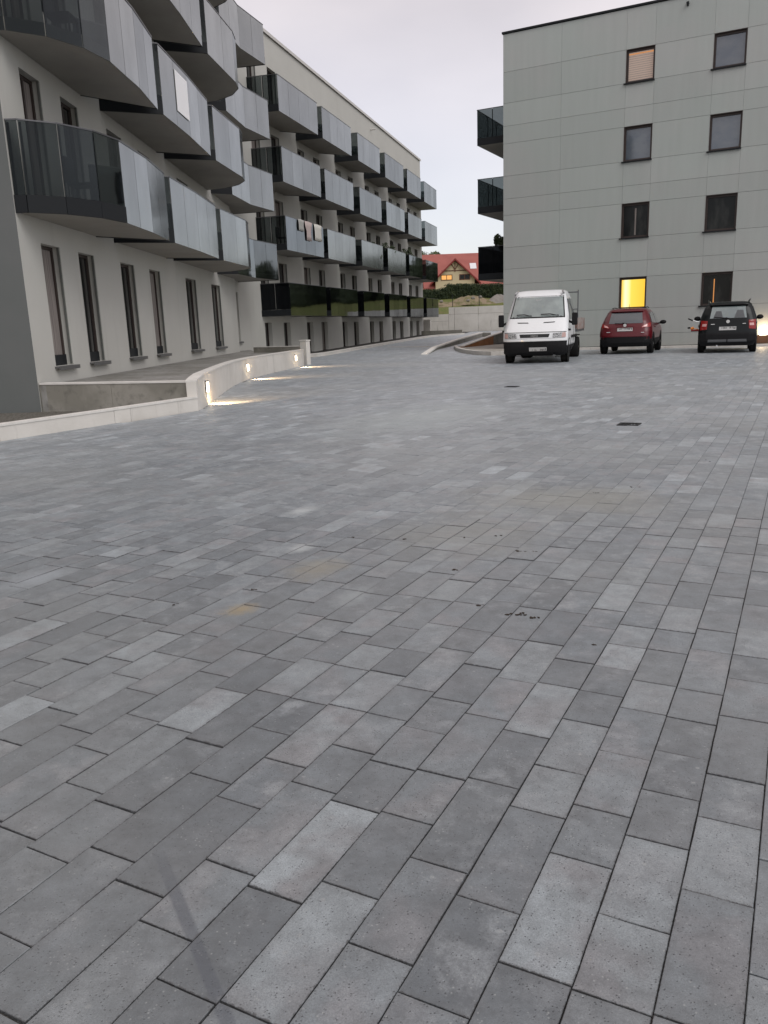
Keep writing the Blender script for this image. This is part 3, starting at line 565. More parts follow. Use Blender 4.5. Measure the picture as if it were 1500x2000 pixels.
KP = [nearxy(16.0, 0), nearxy(16.4, .68), nearxy(18.9, .92), nearxy(20.95, 1.55), farp(32.45, 0)]
idf = lambda p: p
for k, z in enumerate(ZN):
    b = balcony(apt, idf, KP, z, 1, gf='glass_dark' if k == 0 else 'glass_front')
for k, z in enumerate(ZF):
    for i, (a, e_) in enumerate(zip(FB, FE)):
        pts = [(a-.05, 0), (a, 1.40), (e_, 1.40), (e_-(1.5 if i < 5 else .0), 0)]
        gf = 'glass_front'
        if k == 0: gf = 'glass_dark' if i < 2 else 'glass_dark'
        if k == 1 and i in (0, 4, 5): gf = 'glass_dark'
        balcony(apt, far, pts, z, 1, gf=gf, gs='glass_dark' if k == 0 else 'glass_side', plen=1.2)
# ------------------------------------------------------------------ right building
rb = thing('grey_apartment_block', 'grey block clad in large flat panels with small square windows, right', 'building', (-12.05, 35, 0))
RT = 12.87
rows = [.10, .60, 1.62, 2.88, 3.52, 4.43, 5.76, 6.43, 7.35, 8.64, 9.33, 10.22, 11.42, RT-.02]
cols = [-12.05, -9.58, -7.02, -5.94, -3.83, -2.70, -.60, .42, 2.6, 5.0]
wc = [(-7.02, -5.94), (-3.83, -2.70), (-.60, .42)]; wr = [(1.62, 2.88), (4.43, 5.76), (7.35, 8.64), (10.22, 11.42)]
g_ = .005
for a, b in zip(cols[:-1], cols[1:]):
    for c, d in zip(rows[:-1], rows[1:]):
        if (a, b) in wc and (c, d) in wr: continue
        MB().box(a+.0025*(a > -12), b-.0025, 35-.0, 35.03, c+g_, d-g_).build('cladding_panel', 'panel', rb)
bk = MB(lambda p: (p[0], 35.034-p[1], p[2])); wall_grid(bk, -12.0, 5.0, -.1, RT-.01, [(a, b, c, d) for a, b in wc for c, d in wr], .14); bk.build('facade_wall', 'backing', rb, recalc=False)
MB().box(-12.05, -12.02, 35.036, 50, -.1, RT-.01).build('side_wall', 'panel', rb); MB().box(4.9, 5, 35.04, 50, -.1, RT-.01).build('side_wall', 'panel', rb)
MB().box(-12.05, 5, 50.001, 50.1, -.1, RT-.01).build('rear_wall', 'panel', rb)
MB().box(-12.10, 5.05, 34.95, 50.1, RT, RT+.07).build('roof_edge', 'dark_steel', rb)
ML['lit_yellow'] = bpy.data.materials.new('lit_window'); m = ML['lit_yellow']; m.use_nodes = True; t = m.node_tree; t.nodes.clear()
o_ = N(t, 'ShaderNodeOutputMaterial'); e_ = N(t, 'ShaderNodeEmission'); ge = N(t, 'ShaderNodeNewGeometry'); sp = N(t, 'ShaderNodeSeparateXYZ'); r_ = N(t, 'ShaderNodeMapRange')
r_.inputs[1].default_value = -7.0; r_.inputs[2].default_value = -5.95; t.links.new(ge.outputs['Position'], sp.inputs[0]); t.links.new(sp.outputs[0], r_.inputs[0])
rp = N(t, 'ShaderNodeValToRGB'); el = rp.color_ramp.elements; el[0].position = .08; el[0].color = (1, .62, .12, 1); el[1].position = 1; el[1].color = (.92, .52, .05, 1)
q = el.new(.2); q.color = (1, .93, .55, 1); q = el.new(.32); q.color = (1, .85, .35, 1); q = el.new(.42); q.color = (.95, .66, .10, 1)
t.links.new(r_.outputs[0], rp.inputs[0]); t.links.new(rp.outputs[0], e_.inputs[0]); e_.inputs[1].default_value = .92; t.links.new(e_.outputs[0], o_.inputs[0])
ML['blind_lit'] = mat('lit_blind', (.5, .44, .38), .7, .2); pb = ML['blind_lit'].node_tree.nodes['Principled BSDF']
pb.inputs['Emission Color'].default_value = (1, .62, .48, 1); pb.inputs['Emission Strength'].default_value = .09
ML['warm_strip'] = emis('warm_light_strip', (1, .42, .14), .5)
rf = lambda p: (p[0], 35.0-p[1], p[2])
ML['pane_black'] = mat('window_pane_black', (.010, .011, .011), .08, .2, noise=((2.5, 2.5, .9), (.035, .036, .034), .48, .66))
panes = {(0, 0): 'lit_yellow', (0, 3): 'pane_grey', (1, 3): 'pane_grey', (0, 2): 'pane_grey', (1, 2): 'pane_grey'}
for i, (a, b) in enumerate(wc):
    for j, (c, d) in enumerate(wr):
        w = MB(rf); f = .07; dp = -.11
        w.box(a, a+f, dp-.05, dp+.03, c, d).box(b-f, b, dp-.05, dp+.03, c, d).box(a+f, b-f, dp-.05, dp+.03, c, c+f).box(a+f, b-f, dp-.05, dp+.03, d-f*1.4, d)
        wo_ = w.build('window', 'frame', rb)
        MB(rf).box(a+f, b-f, dp-.035, dp-.02, c+f, d-f).build('pane', panes.get((i, j), 'pane_black'), wo_)
        lin = MB(rf); lin.box(a, a+.02, dp+.031, .012, c, d).box(b-.02, b, dp+.031, .012, c, d).box(a+.02, b-.02, dp+.031, .012, d-.02, d); lin.build('reveal_trim', 'frame', wo_)
        MB(rf).box(a-.07, b+.02, dp+.031, .07, c-.05, c-.004).build('sill', 'dark_steel', wo_)
        if (i, j) == (0, 3):
            for k in range(13): zz = c+f+.02+k*.078; MB(rf).add([(a+f+.01, dp-.015, zz), (b-f-.01, dp-.015, zz), (b-f-.01, dp-.002, zz+.066), (a+f+.01, dp-.002, zz+.066)], [(0, 1, 2, 3)]).build('blind_slat', 'blind_lit', wo_, recalc=False)
            MB(rf).box(a+f+.01, b-f-.01, dp-.018, dp-.004, d-f*1.4-.10, d-f*1.4-.05).build('blind_box', 'warm_strip', wo_)
        if (i, j) == (1, 0): MB(rf).box(a+.44, a+.475, dp-.018, dp-.008, c+.1, d-.25).build('light_gap', 'warm_strip', wo_)
        if (i, j) == (0, 1): MB(rf).box(a+.5, a+.56, dp-.018, dp-.010, c+.1, d-.2).build('curtain_edge', 'curtain', wo_)
MB(rf).disc((-4.82, .03, 12.6), .05, .1, ax=1, n=12).box(-4.85, -4.79, .002, .03, 12.52, 12.68).build('overflow_pipe', 'dark_steel', rb)
rbf = lambda p: (-12.05-p[1], 35.55+p[0], p[2])
for z in (8.85, 6.02, 3.16):
    balcony(rb, rbf, [(0, 0), (0, 1.38), (3.6, 1.38), (3.6, 0)], z, 1, gs='glass_side' if z > 4 else 'glass_dark', gf='glass_side' if z > 4 else 'glass_dark' , H=1.42)
# ------------------------------------------------------------------ kerb and island at the right building
kb = thing('building_kerb', 'straight pale kerb at the foot of the grey panelled block behind the cars', 'kerb', (-9, KERBY, 0))
for i in range(14):
    x = -9.0+i*1.0; MB().box(x+.003, x+.997, KERBY, KERBY+.12, -.04, .10).build('kerb_stone', 'coping', kb, bevel=.012)
ik = thing('island_kerb', 'curved pale kerb round the pavement corner left of the white truck', 'kerb', (ISLE[2][0], ISLE[2][1], 0))
IS = smooth_chain(ISLE, 2)
for a, b in zip(IS[:-1], IS[1:]):
    l = math.hypot(b[0]-a[0], b[1]-a[1]); u = .003/l
    a2 = (a[0]+(b[0]-a[0])*u, a[1]+(b[1]-a[1])*u); b2_ = (b[0]-(b[0]-a[0])*u, b[1]-(b[1]-a[1])*u)
    MB().seg(a2, b2_, .16, -.05, .16, off=.08).build('kerb_stone', 'coping', ik)
tag(MB().prism([(p[0]+.0, p[1]+.1) for p in IS]+[(5, KERBY+.13), (5, 34.98), (-12.1, 34.98), (-12.1, 60), (-17.5, 60)], -.06, .085).build('sidewalk', 'slab_beige'), kind='structure')
w3 = thing('ramp_side_wall', 'low wall with pale coping and orange brown face rising beside the grey block', 'low wall', (-15.3, 37.3, 0))
w3p = [gpt(899, 678.5, .085), gpt(928, 676, .085), gpt(957, 673, .085), gpt(981, 668.5, .085)]
w3q = list(reversed(w3p))
lowwall(w3, w3q[1:], [.60, .38, .17], .2, [-.05]*3, 'brick', 'coping_pale', cap=.05, joints=1)
lowwall(w3, w3q[:2], [.74, .60], .2, [-.05]*2, 'dirty_concrete', 'coping_pale', cap=.05, joints=1)
w2 = thing('ramp_centre_wall', 'free-standing low pale wall dividing the ramp, pointed end towards the court', 'low wall', (*gpt(823, 692), 0))
w2p = [gpt(823, 691, .05), gpt(844, 677.5, .18), gpt(889, 662.5, .405), gpt(936, 649, .63), gpt(957, 648.5, .62)]
w2q = list(reversed(w2p))
lowwall(w2, w2q, [.62, .63, .405, .18, .05], .24, -.05, 'dirty_concrete', 'coping_pale', cap=.06, joints=2)
st = thing('flush_kerb', 'flat pale kerb strip lying across the foot of the ramp', 'kerb', (*gpt(800, 681), 0))
a, b = gpt(757, 682), gpt(838, 681)
for k in range(4):
    p = chain(a, b, 4); MB().seg(p[k], p[k+1], .2, -.03, .13).build('kerb_stone', 'coping', st)
# ------------------------------------------------------------------ back: retaining wall, slope, house
FD = np.array([-math.sin(YAW), math.cos(YAW)]); RD = np.array([math.cos(YAW), math.sin(YAW)])
def cl(d, lat): p = FD*d+RD*lat; return (float(p[0]), float(p[1]))
def pxd(u, v, d):
    q = _f*FPX+_r*(u-750)-_u*(v-1000); fx = q[0]*FD[0]+q[1]*FD[1]; s_ = d/fx; return (float(q[0]*s_), float(q[1]*s_), float(CAMH+q[2]*s_))
rw = thing('concrete_wall', 'tall pale concrete panel wall closing the far end of the drive', 'retaining wall', (*cl(74, 4), 0))
px_edges = [760, 826, 877, 888, 935, 985, 1040, 1100]
for u0, u1 in zip(px_edges[:-1], px_edges[1:]):
    A_ = pxd(u0, 640, 74-(u0-826)*.008); B_ = pxd(u1, 640, 74-(u1-826)*.008); top_ = 2.15 if u1 <= 877 else 2.72
    dx, dy = B_[0]-A_[0], B_[1]-A_[1]; u = .012/math.hypot(dx, dy)
    MB().seg((A_[0]+dx*u, A_[1]+dy*u), (B_[0]-dx*u, B_[1]-dy*u), .3, -.1, top_-.62).build('wall_panel', 'concrete', rw)
    MB().seg((A_[0]+dx*u, A_[1]+dy*u), (B_[0]-dx*u, B_[1]-dy*u), .3, -.1+top_-.50, top_).build('wall_panel', 'concrete', rw)
    MB().seg((A_[0], A_[1]), (B_[0], B_[1]), .24, top_-.618, top_-.602+.0).build('joint_strip', 'dirty_concrete', rw)
ew = thing('end_fin_wall', 'short pale wall stub standing at the far corner of the long building', 'wall', far((68.3, .3, 0)))
MB(far).box(68.2, 68.5, -.5, .55, -.1, 1.7).build('wall_panel', 'concrete', ew)
lw_ = thing('light_well_wall', 'low soiled wall at the far end of the long kerb', 'low wall', far((66, 3, 0)))
MB(far).box(66.3, 66.5, .2, 3.6, -.1, .78).build('wall_panel', 'dirty_concrete', lw_)
ML['grass'] = mat('rough_grass', (.14, .165, .05), .9, .1, noise=[(.9, (.17, .15, .07), .48, .62), (6, (.08, .10, .03), .45, .7)], bump=(8, .6, .1))
ML['dirt'] = mat('excavated_soil', (.27, .215, .15), .95, .1, noise=[(1.5, (.15, .145, .07), .45, .6), (9, (.33, .29, .24), .6, .75)], bump=(6, .8, .12))
hill = MB(); hv = []; nU, nV = 60, 34
def hz(d): return float(np.interp(d, [74.2, 78, 90, 98, 125, 200, 420], [1.9, 2.4, 3.5, 4.3, 6.0, 9, 12]))
for j in range(nV+1):
    d = 74.3+(j/nV)**1.8*330
    for i in range(nU+1):
        lat = -60+(i/nU)*150; p = cl(d, lat*max(1, d/90)); hv.append((p[0], p[1], hz(d)+.22*math.sin(lat*.9+d*.4)*math.sin(d*.7)*(d < 110)))
hill.add(hv, [(j*(nU+1)+i, j*(nU+1)+i+1, (j+1)*(nU+1)+i+1, (j+1)*(nU+1)+i) for j in range(nV) for i in range(nU)])
tag(hill.build('grassy_slope', 'grass', smooth=True, recalc=False), kind='structure')
def leafcloud(mb, boxes, n, size, rs, flat=False):
    for _ in range(n):
        c = boxes[rs.randrange(len(boxes))]
        while True:
            p = [rs.uniform(-1, 1) for _ in range(3)]; r2 = sum(q*q for q in p)
            if flat or r2 <= 1: break
        k = 1 if flat else (r2**.5) ** -.35 if r2 > .01 else 1
        P = [c[i]+p[i]*c[3+i]*min(k, 1/(r2**.5+.001) if not flat else 1) for i in range(3)]
        a = Vector((rs.gauss(0, 1), rs.gauss(0, 1), rs.gauss(0, 1))).normalized(); b = a.orthogonal().normalized(); s_ = size*rs.uniform(.6, 1.3)
        a *= s_; b *= s_*.6; P = Vector(P); mb.add([P-a, P-b, P+a, P+b], [(0, 1, 2, 3)])
    return mb
ML['hedge'] = mat('hedge_leaf', (.022, .036, .016), .7, .3, noise=(2.2, (.045, .06, .022), .45, .6))
ML['tree_leaf'] = mat('tree_leaf', (.09, .115, .045), .7, .3, noise=(1.5, (.05, .07, .03), .4, .6))
ML['dark_leaf'] = mat('dark_leaf', (.03, .045, .02), .6, .3, noise=(6, (.06, .08, .035), .45, .6))
ML['bark'] = mat('bark', (.07, .05, .035), .9, .1, bump=(20, .5, .02))
rs = random.Random(3)
hg = thing('hedge', 'clipped dark green hedge in front of the red-roofed house', 'hedge', pxd(900, 585, 97))
hb = []; core = MB()
for u in range(818, 1010, 5):
    p = pxd(u, 600, 97); top_ = pxd(u, 566 if u < 866 else (563 if u < 878 else 555), 97)[2]+rs.uniform(-.12, .12); z0 = hz(97)-.3
    hb.append((p[0], p[1], (z0+top_)/2, .34, .8, (top_-z0)/2)); core.box(p[0]-.2, p[0]+.2, p[1]-.4, p[1]+.4, z0-.3, top_-.15)
core.build('inner_growth', 'hedge', hg); leafcloud(MB(), hb, 15000, .09, rs, True).build('foliage', 'hedge', hg, recalc=False)
def mound(u, v, d, rx, rz, label, m, k):
    p = pxd(u, v, d); z0 = hz(d)-.15; mb = MB(); r_ = random.Random(k); n, m_ = 22, 7; vs = [(p[0], p[1], z0+rz)]
    for i in range(1, m_+1):
        for j in range(n):
            a = 2*math.pi*j/n; q = i/m_; rr = q*rx*(1+.12*math.sin(3*a+k)+.1*math.sin(5*a+2*k))
            vs.append((p[0]+RD[0]*math.cos(a)*rr+FD[0]*math.sin(a)*rr*.7, p[1]+RD[1]*math.cos(a)*rr+FD[1]*math.sin(a)*rr*.7, z0+rz*(1-q**1.6)*(1+r_.uniform(-.12, .12))))
    fs = [(0, 1+j, 1+(j+1) % n) for j in range(n)]+[(1+i*n+j, 1+(i+1)*n+j, 1+(i+1)*n+(j+1) % n, 1+i*n+(j+1) % n) for i in range(m_-1) for j in range(n)]
    mb.add(vs, fs); return tag(mb.build('soil_mound', m, smooth=True, recalc=False), label, 'soil mound', 'heaps of soil on the slope')
ML['rubble'] = mat('pale_rubble', (.27, .255, .235), .9, .1, noise=(3, (.24, .22, .2), .4, .6), bump=(5, .8, .1))
mound(862, 590, 86, 2.2, .55, 'brown soil heap left of the thin post on the grassy slope', 'dirt', 1)
mound(917, 585, 88, 2.9, .95, 'brown rocky soil heap in the middle of the grassy slope', 'dirt', 2)
mound(975, 583, 88, 1.7, 1.0, 'pale rubble heap on the slope beside the grey block', 'rubble', 3)
for k, (u, v) in enumerate([(862, 589), (914, 587), (924, 582), (938, 580)]):
    p = pxd(u, v, 84.5); bmr = MB().ball((p[0], p[1], p[2]), .22, .2, .15, 7, 5); bmr.v = [(x+rs.uniform(-.04, .04), y+rs.uniform(-.04, .04), z+rs.uniform(-.03, .03)) for x, y, z in bmr.v]
    o = bmr.build('boulder', 'rubble'); tag(o, ['pale boulder on the left soil heap', 'lower pale boulder on the middle soil heap', 'upper pale boulder on the middle soil heap', 'rightmost pale boulder on the middle soil heap'][k], 'boulder', 'boulders on the slope')
for k, u in enumerate((884, 936)):
    p = pxd(u, 600, 76); tag(MB().tube([(p[0], p[1], 2.0), (p[0], p[1], 4.0)], .03, 6).build('fence_post', 'dark_steel'), ['thin dark post above the stepped wall top', 'thin dark post in front of the middle soil heap'][k], 'post', 'thin posts above the concrete wall')
# house
ML['roof_red'] = mat('red_metal_roof', (.34, .105, .085), .55, .4, noise=(.8, (.29, .085, .07), .4, .65))
ML['cream'] = mat('cream_render', (.56, .47, .31), .85, .2); ML['timber'] = mat('brown_timber', (.13, .055, .035), .7, .3); ML['red_trim'] = mat('dark_red_trim', (.20, .03, .025), .6, .3)
ML['orange_lit'] = emis('lit_house_window', (1, .50, .16), .75)
HD = 108.0; k_ = HD/FPX
hc = pxd(889, 560, HD); hs = thing('red_roofed_house', 'cream house with red roof and timbered gable beyond the hedge', 'house', (hc[0], hc[1], hz(HD)-.3), local=False)
HO = np.array([hc[0], hc[1]])
def hf(p): q = HO+RD*p[0]+FD*p[1]; return (float(q[0]), float(q[1]), p[2])   # x right, y away
def Z(v, u=889, d=HD): return pxd(u, v, d)[2]
zb = hz(HD)-1.5; ze = Z(540); zp = Z(504.5); wg = 2.55
zr = Z(497, 889, HD+5)
MB(hf).prism([(-wg, 0), (wg, 0), (wg, 5), (-wg, 5)], zb, ze-.2).extr([(-wg, ze-.2), (wg, ze-.2), (0, zp-.35)], 1, 0.0, 5.0).build('wall', 'cream', hs)
MB(hf).box(-9.5, 11, 1.2, 10, zb, ze-1.3).build('rear_wing_wall', 'cream', hs)
s_ = (zp-(ze-.2))/wg
def slab(x0, z0, x1, z1, y0, y1, th): 
    return MB(hf).add([(x0, y0, z0), (x1, y0, z1), (x1, y1, z1), (x0, y1, z0), (x0, y0, z0+th), (x1, y0, z1+th), (x1, y1, z1+th), (x0, y1, z0+th)], [(0, 3, 2, 1), (4, 5, 6, 7), (0, 1, 5, 4), (1, 2, 6, 5), (2, 3, 7, 6), (3, 0, 4, 7)])
slab(-wg-.75, ze-.95, 0, zp-.1, -.45, 5, .14).build('gable_roof', 'roof_red', hs); slab(0, zp-.1, wg+.75, ze-.95, -.45, 5, .14).build('gable_roof', 'roof_red', hs)
slab(-wg-.78, ze-1.12, 0, zp-.27, -.5, -.452, .22).build('barge_board', 'red_trim', hs); slab(0, zp-.27, wg+.78, ze-1.12, -.5, -.452, .22).build('barge_board', 'red_trim', hs)
# main roof slope facing the court
main = MB(hf).add([(-4.1, .3, ze-1.45), (11, .3, ze-1.45), (11, 5.6, zr), (-4.1, 5.6, zr), (-4.1, .3, ze-1.3), (11, .3, ze-1.3), (11, 5.6, zr+.15), (-4.1, 5.6, zr+.15), (-4.1, 11, ze-1.3), (11, 11, ze-1.3)],
    [(0, 1, 2, 3), (4, 5, 6, 7), (0, 1, 5, 4), (1, 2, 6, 5), (3, 0, 4, 7), (7, 6, 9, 8)]); main.build('roof', 'roof_red', hs)
MB(hf).add([(-8.5, .0, ze-2.1), (-2.9, .0, ze-2.1), (-2.9, 3, ze-1.35), (-8.5, 3, ze-1.35), (-8.5, 0, ze-2.25), (-2.9, 0, ze-2.25)], [(0, 1, 2, 3), (4, 5, 1, 0)]).build('porch_roof', 'roof_red', hs, recalc=False)
MB(hf).box(-8.2, -2.9, .3, .5, zb, ze-2.26).build('porch_wall', 'brick', hs)
for x in (-11, ): pass
for (x0, x1, pm) in ((-1.85, -.35, 'orange_lit'), (.55, 1.95, 'pane_dark')):
    z0, z1 = Z(547), Z(536); w = MB(hf); f = .09
    w.box(x0, x0+f, -.05, .06, z0, z1).box(x1-f, x1, -.05, .06, z0, z1).box(x0+f, x1-f, -.05, .06, z0, z0+f).box(x0+f, x1-f, -.05, .06, z1-f, z1).box((x0+x1)/2-.04, (x0+x1)/2+.04, -.05, .06, z0+f, z1-f)
    wo_ = w.build('window', 'timber', hs); MB(hf).box(x0+f, x1-f, -.02, -.005, z0+f, z1-f).build('pane', pm, wo_)
tb = MB(hf); zt_ = Z(528.5)
tb.box(-1.75, 1.75, -.06, -.01, zt_-.05, zt_+.06).box(-.05, .05, -.062, -.012, Z(531), zp-.5)
tb.build('gable_beam', 'timber', hs)
for sgn in (-1, 1): MB(hf).add([(0, -.07, Z(526)), (.1*sgn, -.07, Z(526)), (.55*sgn, -.07, Z(514)), (.43*sgn, -.07, Z(514)), (0, -.02, Z(526)), (.1*sgn, -.02, Z(526)), (.55*sgn, -.02, Z(514)), (.43*sgn, -.02, Z(514))], [(0, 1, 2, 3), (4, 5, 6, 7), (0, 1, 5, 4), (1, 2, 6, 5), (2, 3, 7, 6), (3, 0, 4, 7)]).build('gable_strut', 'timber', hs)
sl_ = (zr-(ze-1.45))/5.3
def onroof(x, y, dz): return (x, y, ze-1.3+sl_*(y-.3)+dz)
MB(hf).add([onroof(2.35, 3.0, .06), onroof(3.2, 3.0, .06), onroof(3.2, 3.9, .06), onroof(2.35, 3.9, .06)], [(0, 1, 2, 3)]).build('roof_window', mat('sky_pane', (.75, .76, .78), .2, .8), hs, recalc=False)
def tree(u, d, vtop, rx, label, n, m='tree_leaf', seed=1):
    p = pxd(u, 560, d); zt = pxd(u, vtop, d)[2]; z0 = hz(d)-.2; r_ = random.Random(seed)
    t = thing('tree', label, 'tree', (p[0], p[1], z0), 0, 'trees beyond the house')
    tr = MB().tube([(p[0], p[1], z0), (p[0]+.1, p[1], z0+(zt-z0)*.4), (p[0], p[1]+.1, zt-rx*.8)], .2, 7, .06)
    cl_ = []
    for k in range(9):
        a = r_.uniform(0, 6.28); q = r_.uniform(.2, .75)*rx; c = (p[0]+math.cos(a)*q, p[1]+math.sin(a)*q, r_.uniform(z0+(zt-z0)*.45, zt-rx*.4)); cl_.append((*c, rx*.5, rx*.5, rx*.42))
        tr.tube([(p[0], p[1], z0+(zt-z0)*.4), c], .06, 5, .02)
    tr.build('trunk', 'bark', t); leafcloud(MB(), cl_, n, .14, r_).build('crown', m, t, recalc=False)
tree(838, 118, 486, 2.3, 'pale green tree behind the left end of the red roof', 3500, seed=4)
wl = MB(); cr_ = MB(); rw_ = random.Random(12)
for k in range(26):
    x = -29+k*1.9+rw_.uniform(-.6, .6); y = 112+rw_.uniform(-4, 5)+max(0, k-10)*.2; top_ = 9.3+rw_.uniform(-.9, .7)
    for q in range(4): c = (x+rw_.uniform(-1.2, 1.2), y+rw_.uniform(-1, 1), 5+(top_-5)*(q+.5)/4.3, 2.2-.25*q, 2.0, 2.4); cr_.ball(c[:3], c[3]*.85, c[4]*.8, c[5]*.9, 8, 5); leafcloud(wl, [c], 130, .35, rw_)
wl.v = list(map(tuple, wl.v)); k0 = len(wl.v); wl.v += cr_.v; wl.f += [tuple(i+k0 for i in f) for f in cr_.f]
tag(wl.build('woodland', 'dark_leaf', recalc=False), kind='stuff')
tree(815, 124, 478, 2.6, 'green tree hidden mostly by the far end of the long building', 2500, seed=9)
# ------------------------------------------------------------------ cars
ML['paint_red'] = mat('dark_red_paint', (.10, .004, .009), .3, .35, coat=.35); ML['paint_black'] = mat('black_green_paint', (.004, .006, .0065), .32, .22, coat=.16)
ML['paint_white'] = mat('white_paint', (.80, .82, .83), .35, .45, coat=.5, noise=(1.5, (.76, .78, .79), .4, .7))
ML['plastic'] = mat('black_plastic', (.011, .011, .012), .65, .22); ML['grey_plastic'] = mat('grey_plastic', (.10, .105, .11), .5, .4)
ML['tyre'] = mat('tyre_rubber', (.012, .012, .012), .85, .2); ML['alloy'] = mat('alloy_rim', (.42, .42, .43), .35, .5, metal=.8); ML['steel_rim'] = mat('dusty_rim', (.12, .11, .10), .6, .3)
ML['car_glass'] = mat('car_glass', (.045, .06, .07), .03, .9, coat=1); ML['windscreen'] = mat('windscreen_glass', (.17, .21, .21), .04, .9, coat=1, noise=(1.6, (.26, .31, .30), .4, .65))
ML['lamp_red'] = mat('tail_lamp_red', (.26, .012, .010), .2, .4, coat=.3); ML['lamp_pink'] = mat('tail_lamp_clear', (.62, .36, .34), .15, .7, coat=.6)
ML['lamp_clear'] = mat('headlamp_glass', (.42, .43, .43), .12, .8, coat=.6, noise=(30, (.1, .1, .1), .45, .6)); ML['plate'] = mat('number_plate', (.50, .50, .49), .5, .4)
ML['chrome'] = mat('chrome', (.75, .76, .78), .15, .5, metal=1); ML['amber'] = mat('indicator_amber', (.50, .33, .30), .2, .6)
class Car:
    def __init__(s, root, tbl, curve=(.07, .16)):
        s.root = root; s.t = np.array(tbl, float); s.c = curve
    def at(s, z): return [float(np.interp(z, s.t[:, 0], s.t[:, i])) for i in (1, 2, 3)]
    def rear(s, x, z): w, a, b = s.at(z); q = abs(x)/w; return a+s.c[0]*q**2+s.c[1]*q**8
    def front(s, x, z): w, a, b = s.at(z); q = abs(x)/w; return b-s.c[0]*1.8*q**2-s.c[1]*1.4*q**8
    def side(s, y, z): w, a, b = s.at(z); m_ = (a+b)/2; L = (b-a)/2; return w*(1-.035*abs((y-m_)/L)**4)
    def ring(s, z):
        w, a, b = s.at(z); P = []
        nR = 14
        for i in range(nR+1): x = w*(-1+2*i/nR); P.append((x*(1-.0), s.rear(x, z), z))
        y0 = s.rear(w, z); y1 = s.front(w, z)
        for i in range(1, 14): y = y0+(y1-y0)*i/14; P.append((s.side(y, z)/s.side(y0, z)*w if False else w*(1+.02*math.sin(math.pi*i/14)), y, z))
        for i in range(nR+1): x = w*(1-2*i/nR); P.append((x, s.front(x, z), z))
        for i in range(1, 14): y = y1+(y0-y1)*i/14; P.append((-w*(1+.02*math.sin(math.pi*i/14)), y, z))
        return P
    def hull(s, name, m, z0, z1, n=26, grow=0):
        zs = sorted(set([z0, z1]+[float(z) for z in s.t[:, 0] if z0 < z < z1]+[z0+(z1-z0)*i/n for i in range(n+1)])); mb = MB(); R_ = [s.ring(z) for z in zs]; k = len(R_[0])
        if grow: cy = (s.t[0, 2]+s.t[0, 3])/2; R_ = [[(x*(1+grow/.9), cy+(y-cy)*(1+grow/2.1), z) for x, y, z in r] for r in R_]
        vs = [p for r in R_ for p in r]; fs = [(i*k+j, i*k+(j+1) % k, (i+1)*k+(j+1) % k, (i+1)*k+j) for i in range(len(zs)-1) for j in range(k)]
        fs += [tuple(range(k))[::-1], tuple(range((len(zs)-1)*k, len(zs)*k))]
        o = mb.add(vs, fs).build(name, m, s.root, smooth=True); o.data.shade_smooth(); return o
    def patch(s, name, m, face, quad, off=.008, th=.012, parent=None, nu=8, nv=6, smooth=True):
        """quad: four (u,z) corners: bottom-left, bottom-right, top-right, top-left"""
        mb = MB(); vs = []; 
        for lay in (0, 1):
            for j in range(nv+1):
                for i in range(nu+1):
                    a, b = i/nu, j/nv; (u0, z0), (u1, z1), (u2, z2), (u3, z3) = quad
                    u = (u0*(1-a)+u1*a)*(1-b)+(u3*(1-a)+u2*a)*b; z = (z0*(1-a)+z1*a)*(1-b)+(z3*(1-a)+z2*a)*b
                    o_ = off-lay*th
                    if face == 'rear': vs.append((u, s.rear(u, z)-o_, z))
                    elif face == 'front': vs.append((u, s.front(u, z)+o_, z))
                    elif face == 'right': vs.append((s.at(z)[0]*1.018+o_, u, z))
                    else: vs.append((-s.at(z)[0]*1.018-o_, u, z))
        k = (nu+1)*(nv+1); fs = []
        for j in range(nv):
            for i in range(nu): q = (j*(nu+1)+i, j*(nu+1)+i+1, (j+1)*(nu+1)+i+1, (j+1)*(nu+1)+i); fs.append(q); fs.append(tuple(v+k for v in q[::-1]))
        ed = [i for i in range(nu+1)]+[(j+1)*(nu+1)-1 for j in range(1, nv+1)]+[nv*(nu+1)+i for i in range(nu-1, -1, -1)]+[j*(nu+1) for j in range(nv-1, 0, -1)]
        fs += [(ed[i], ed[(i+1) % len(ed)], ed[(i+1) % len(ed)]+k, ed[i]+k) for i in range(len(ed))]
        return mb.add(vs, fs).build(name, m, parent or s.root)
def wheel(root, x, y, r, w, rim, side, spokes=5, fr=.62):
    t = MB(); n = 26; prof = [(0, r*.62), (0, r*.93), (w*.12, r), (w*.88, r), (w, r*.93), (w, r*.62)]; vs = []
    for (a, rr) in prof:
        for j in range(n): q = 2*math.pi*j/n; vs.append((x+side*(a-w), y+rr*math.cos(q), r+rr*math.sin(q)))
    t.add(vs, [(i*n+j, i*n+(j+1) % n, (i+1)*n+(j+1) % n, (i+1)*n+j) for i in range(len(prof)-1) for j in range(n)]); wo_ = t.build('wheel', 'tyre', root, smooth=True)
    q = MB(); q.disc((x+side*(-.05) - (.0 if side > 0 else .0), y, r), r*fr+.01, .02*side, 0, 20)
    for k in range(spokes):
        a = 2*math.pi*k/spokes; c, s_ = math.cos(a), math.sin(a); wd = .035
        q.add([(x-side*.028, y+c*.04-s_*wd, r+s_*.04+c*wd), (x-side*.028, y+c*.04+s_*wd, r+s_*.04-c*wd), (x-side*.02, y+c*r*fr+s_*wd*.8, r+s_*r*fr-c*wd*.8), (x-side*.02, y+c*r*fr-s_*wd*.8, r+s_*r*fr+c*wd*.8)], [(0, 1, 2, 3)])
    q.build('rim', rim, wo_, recalc=False)
    return wo_
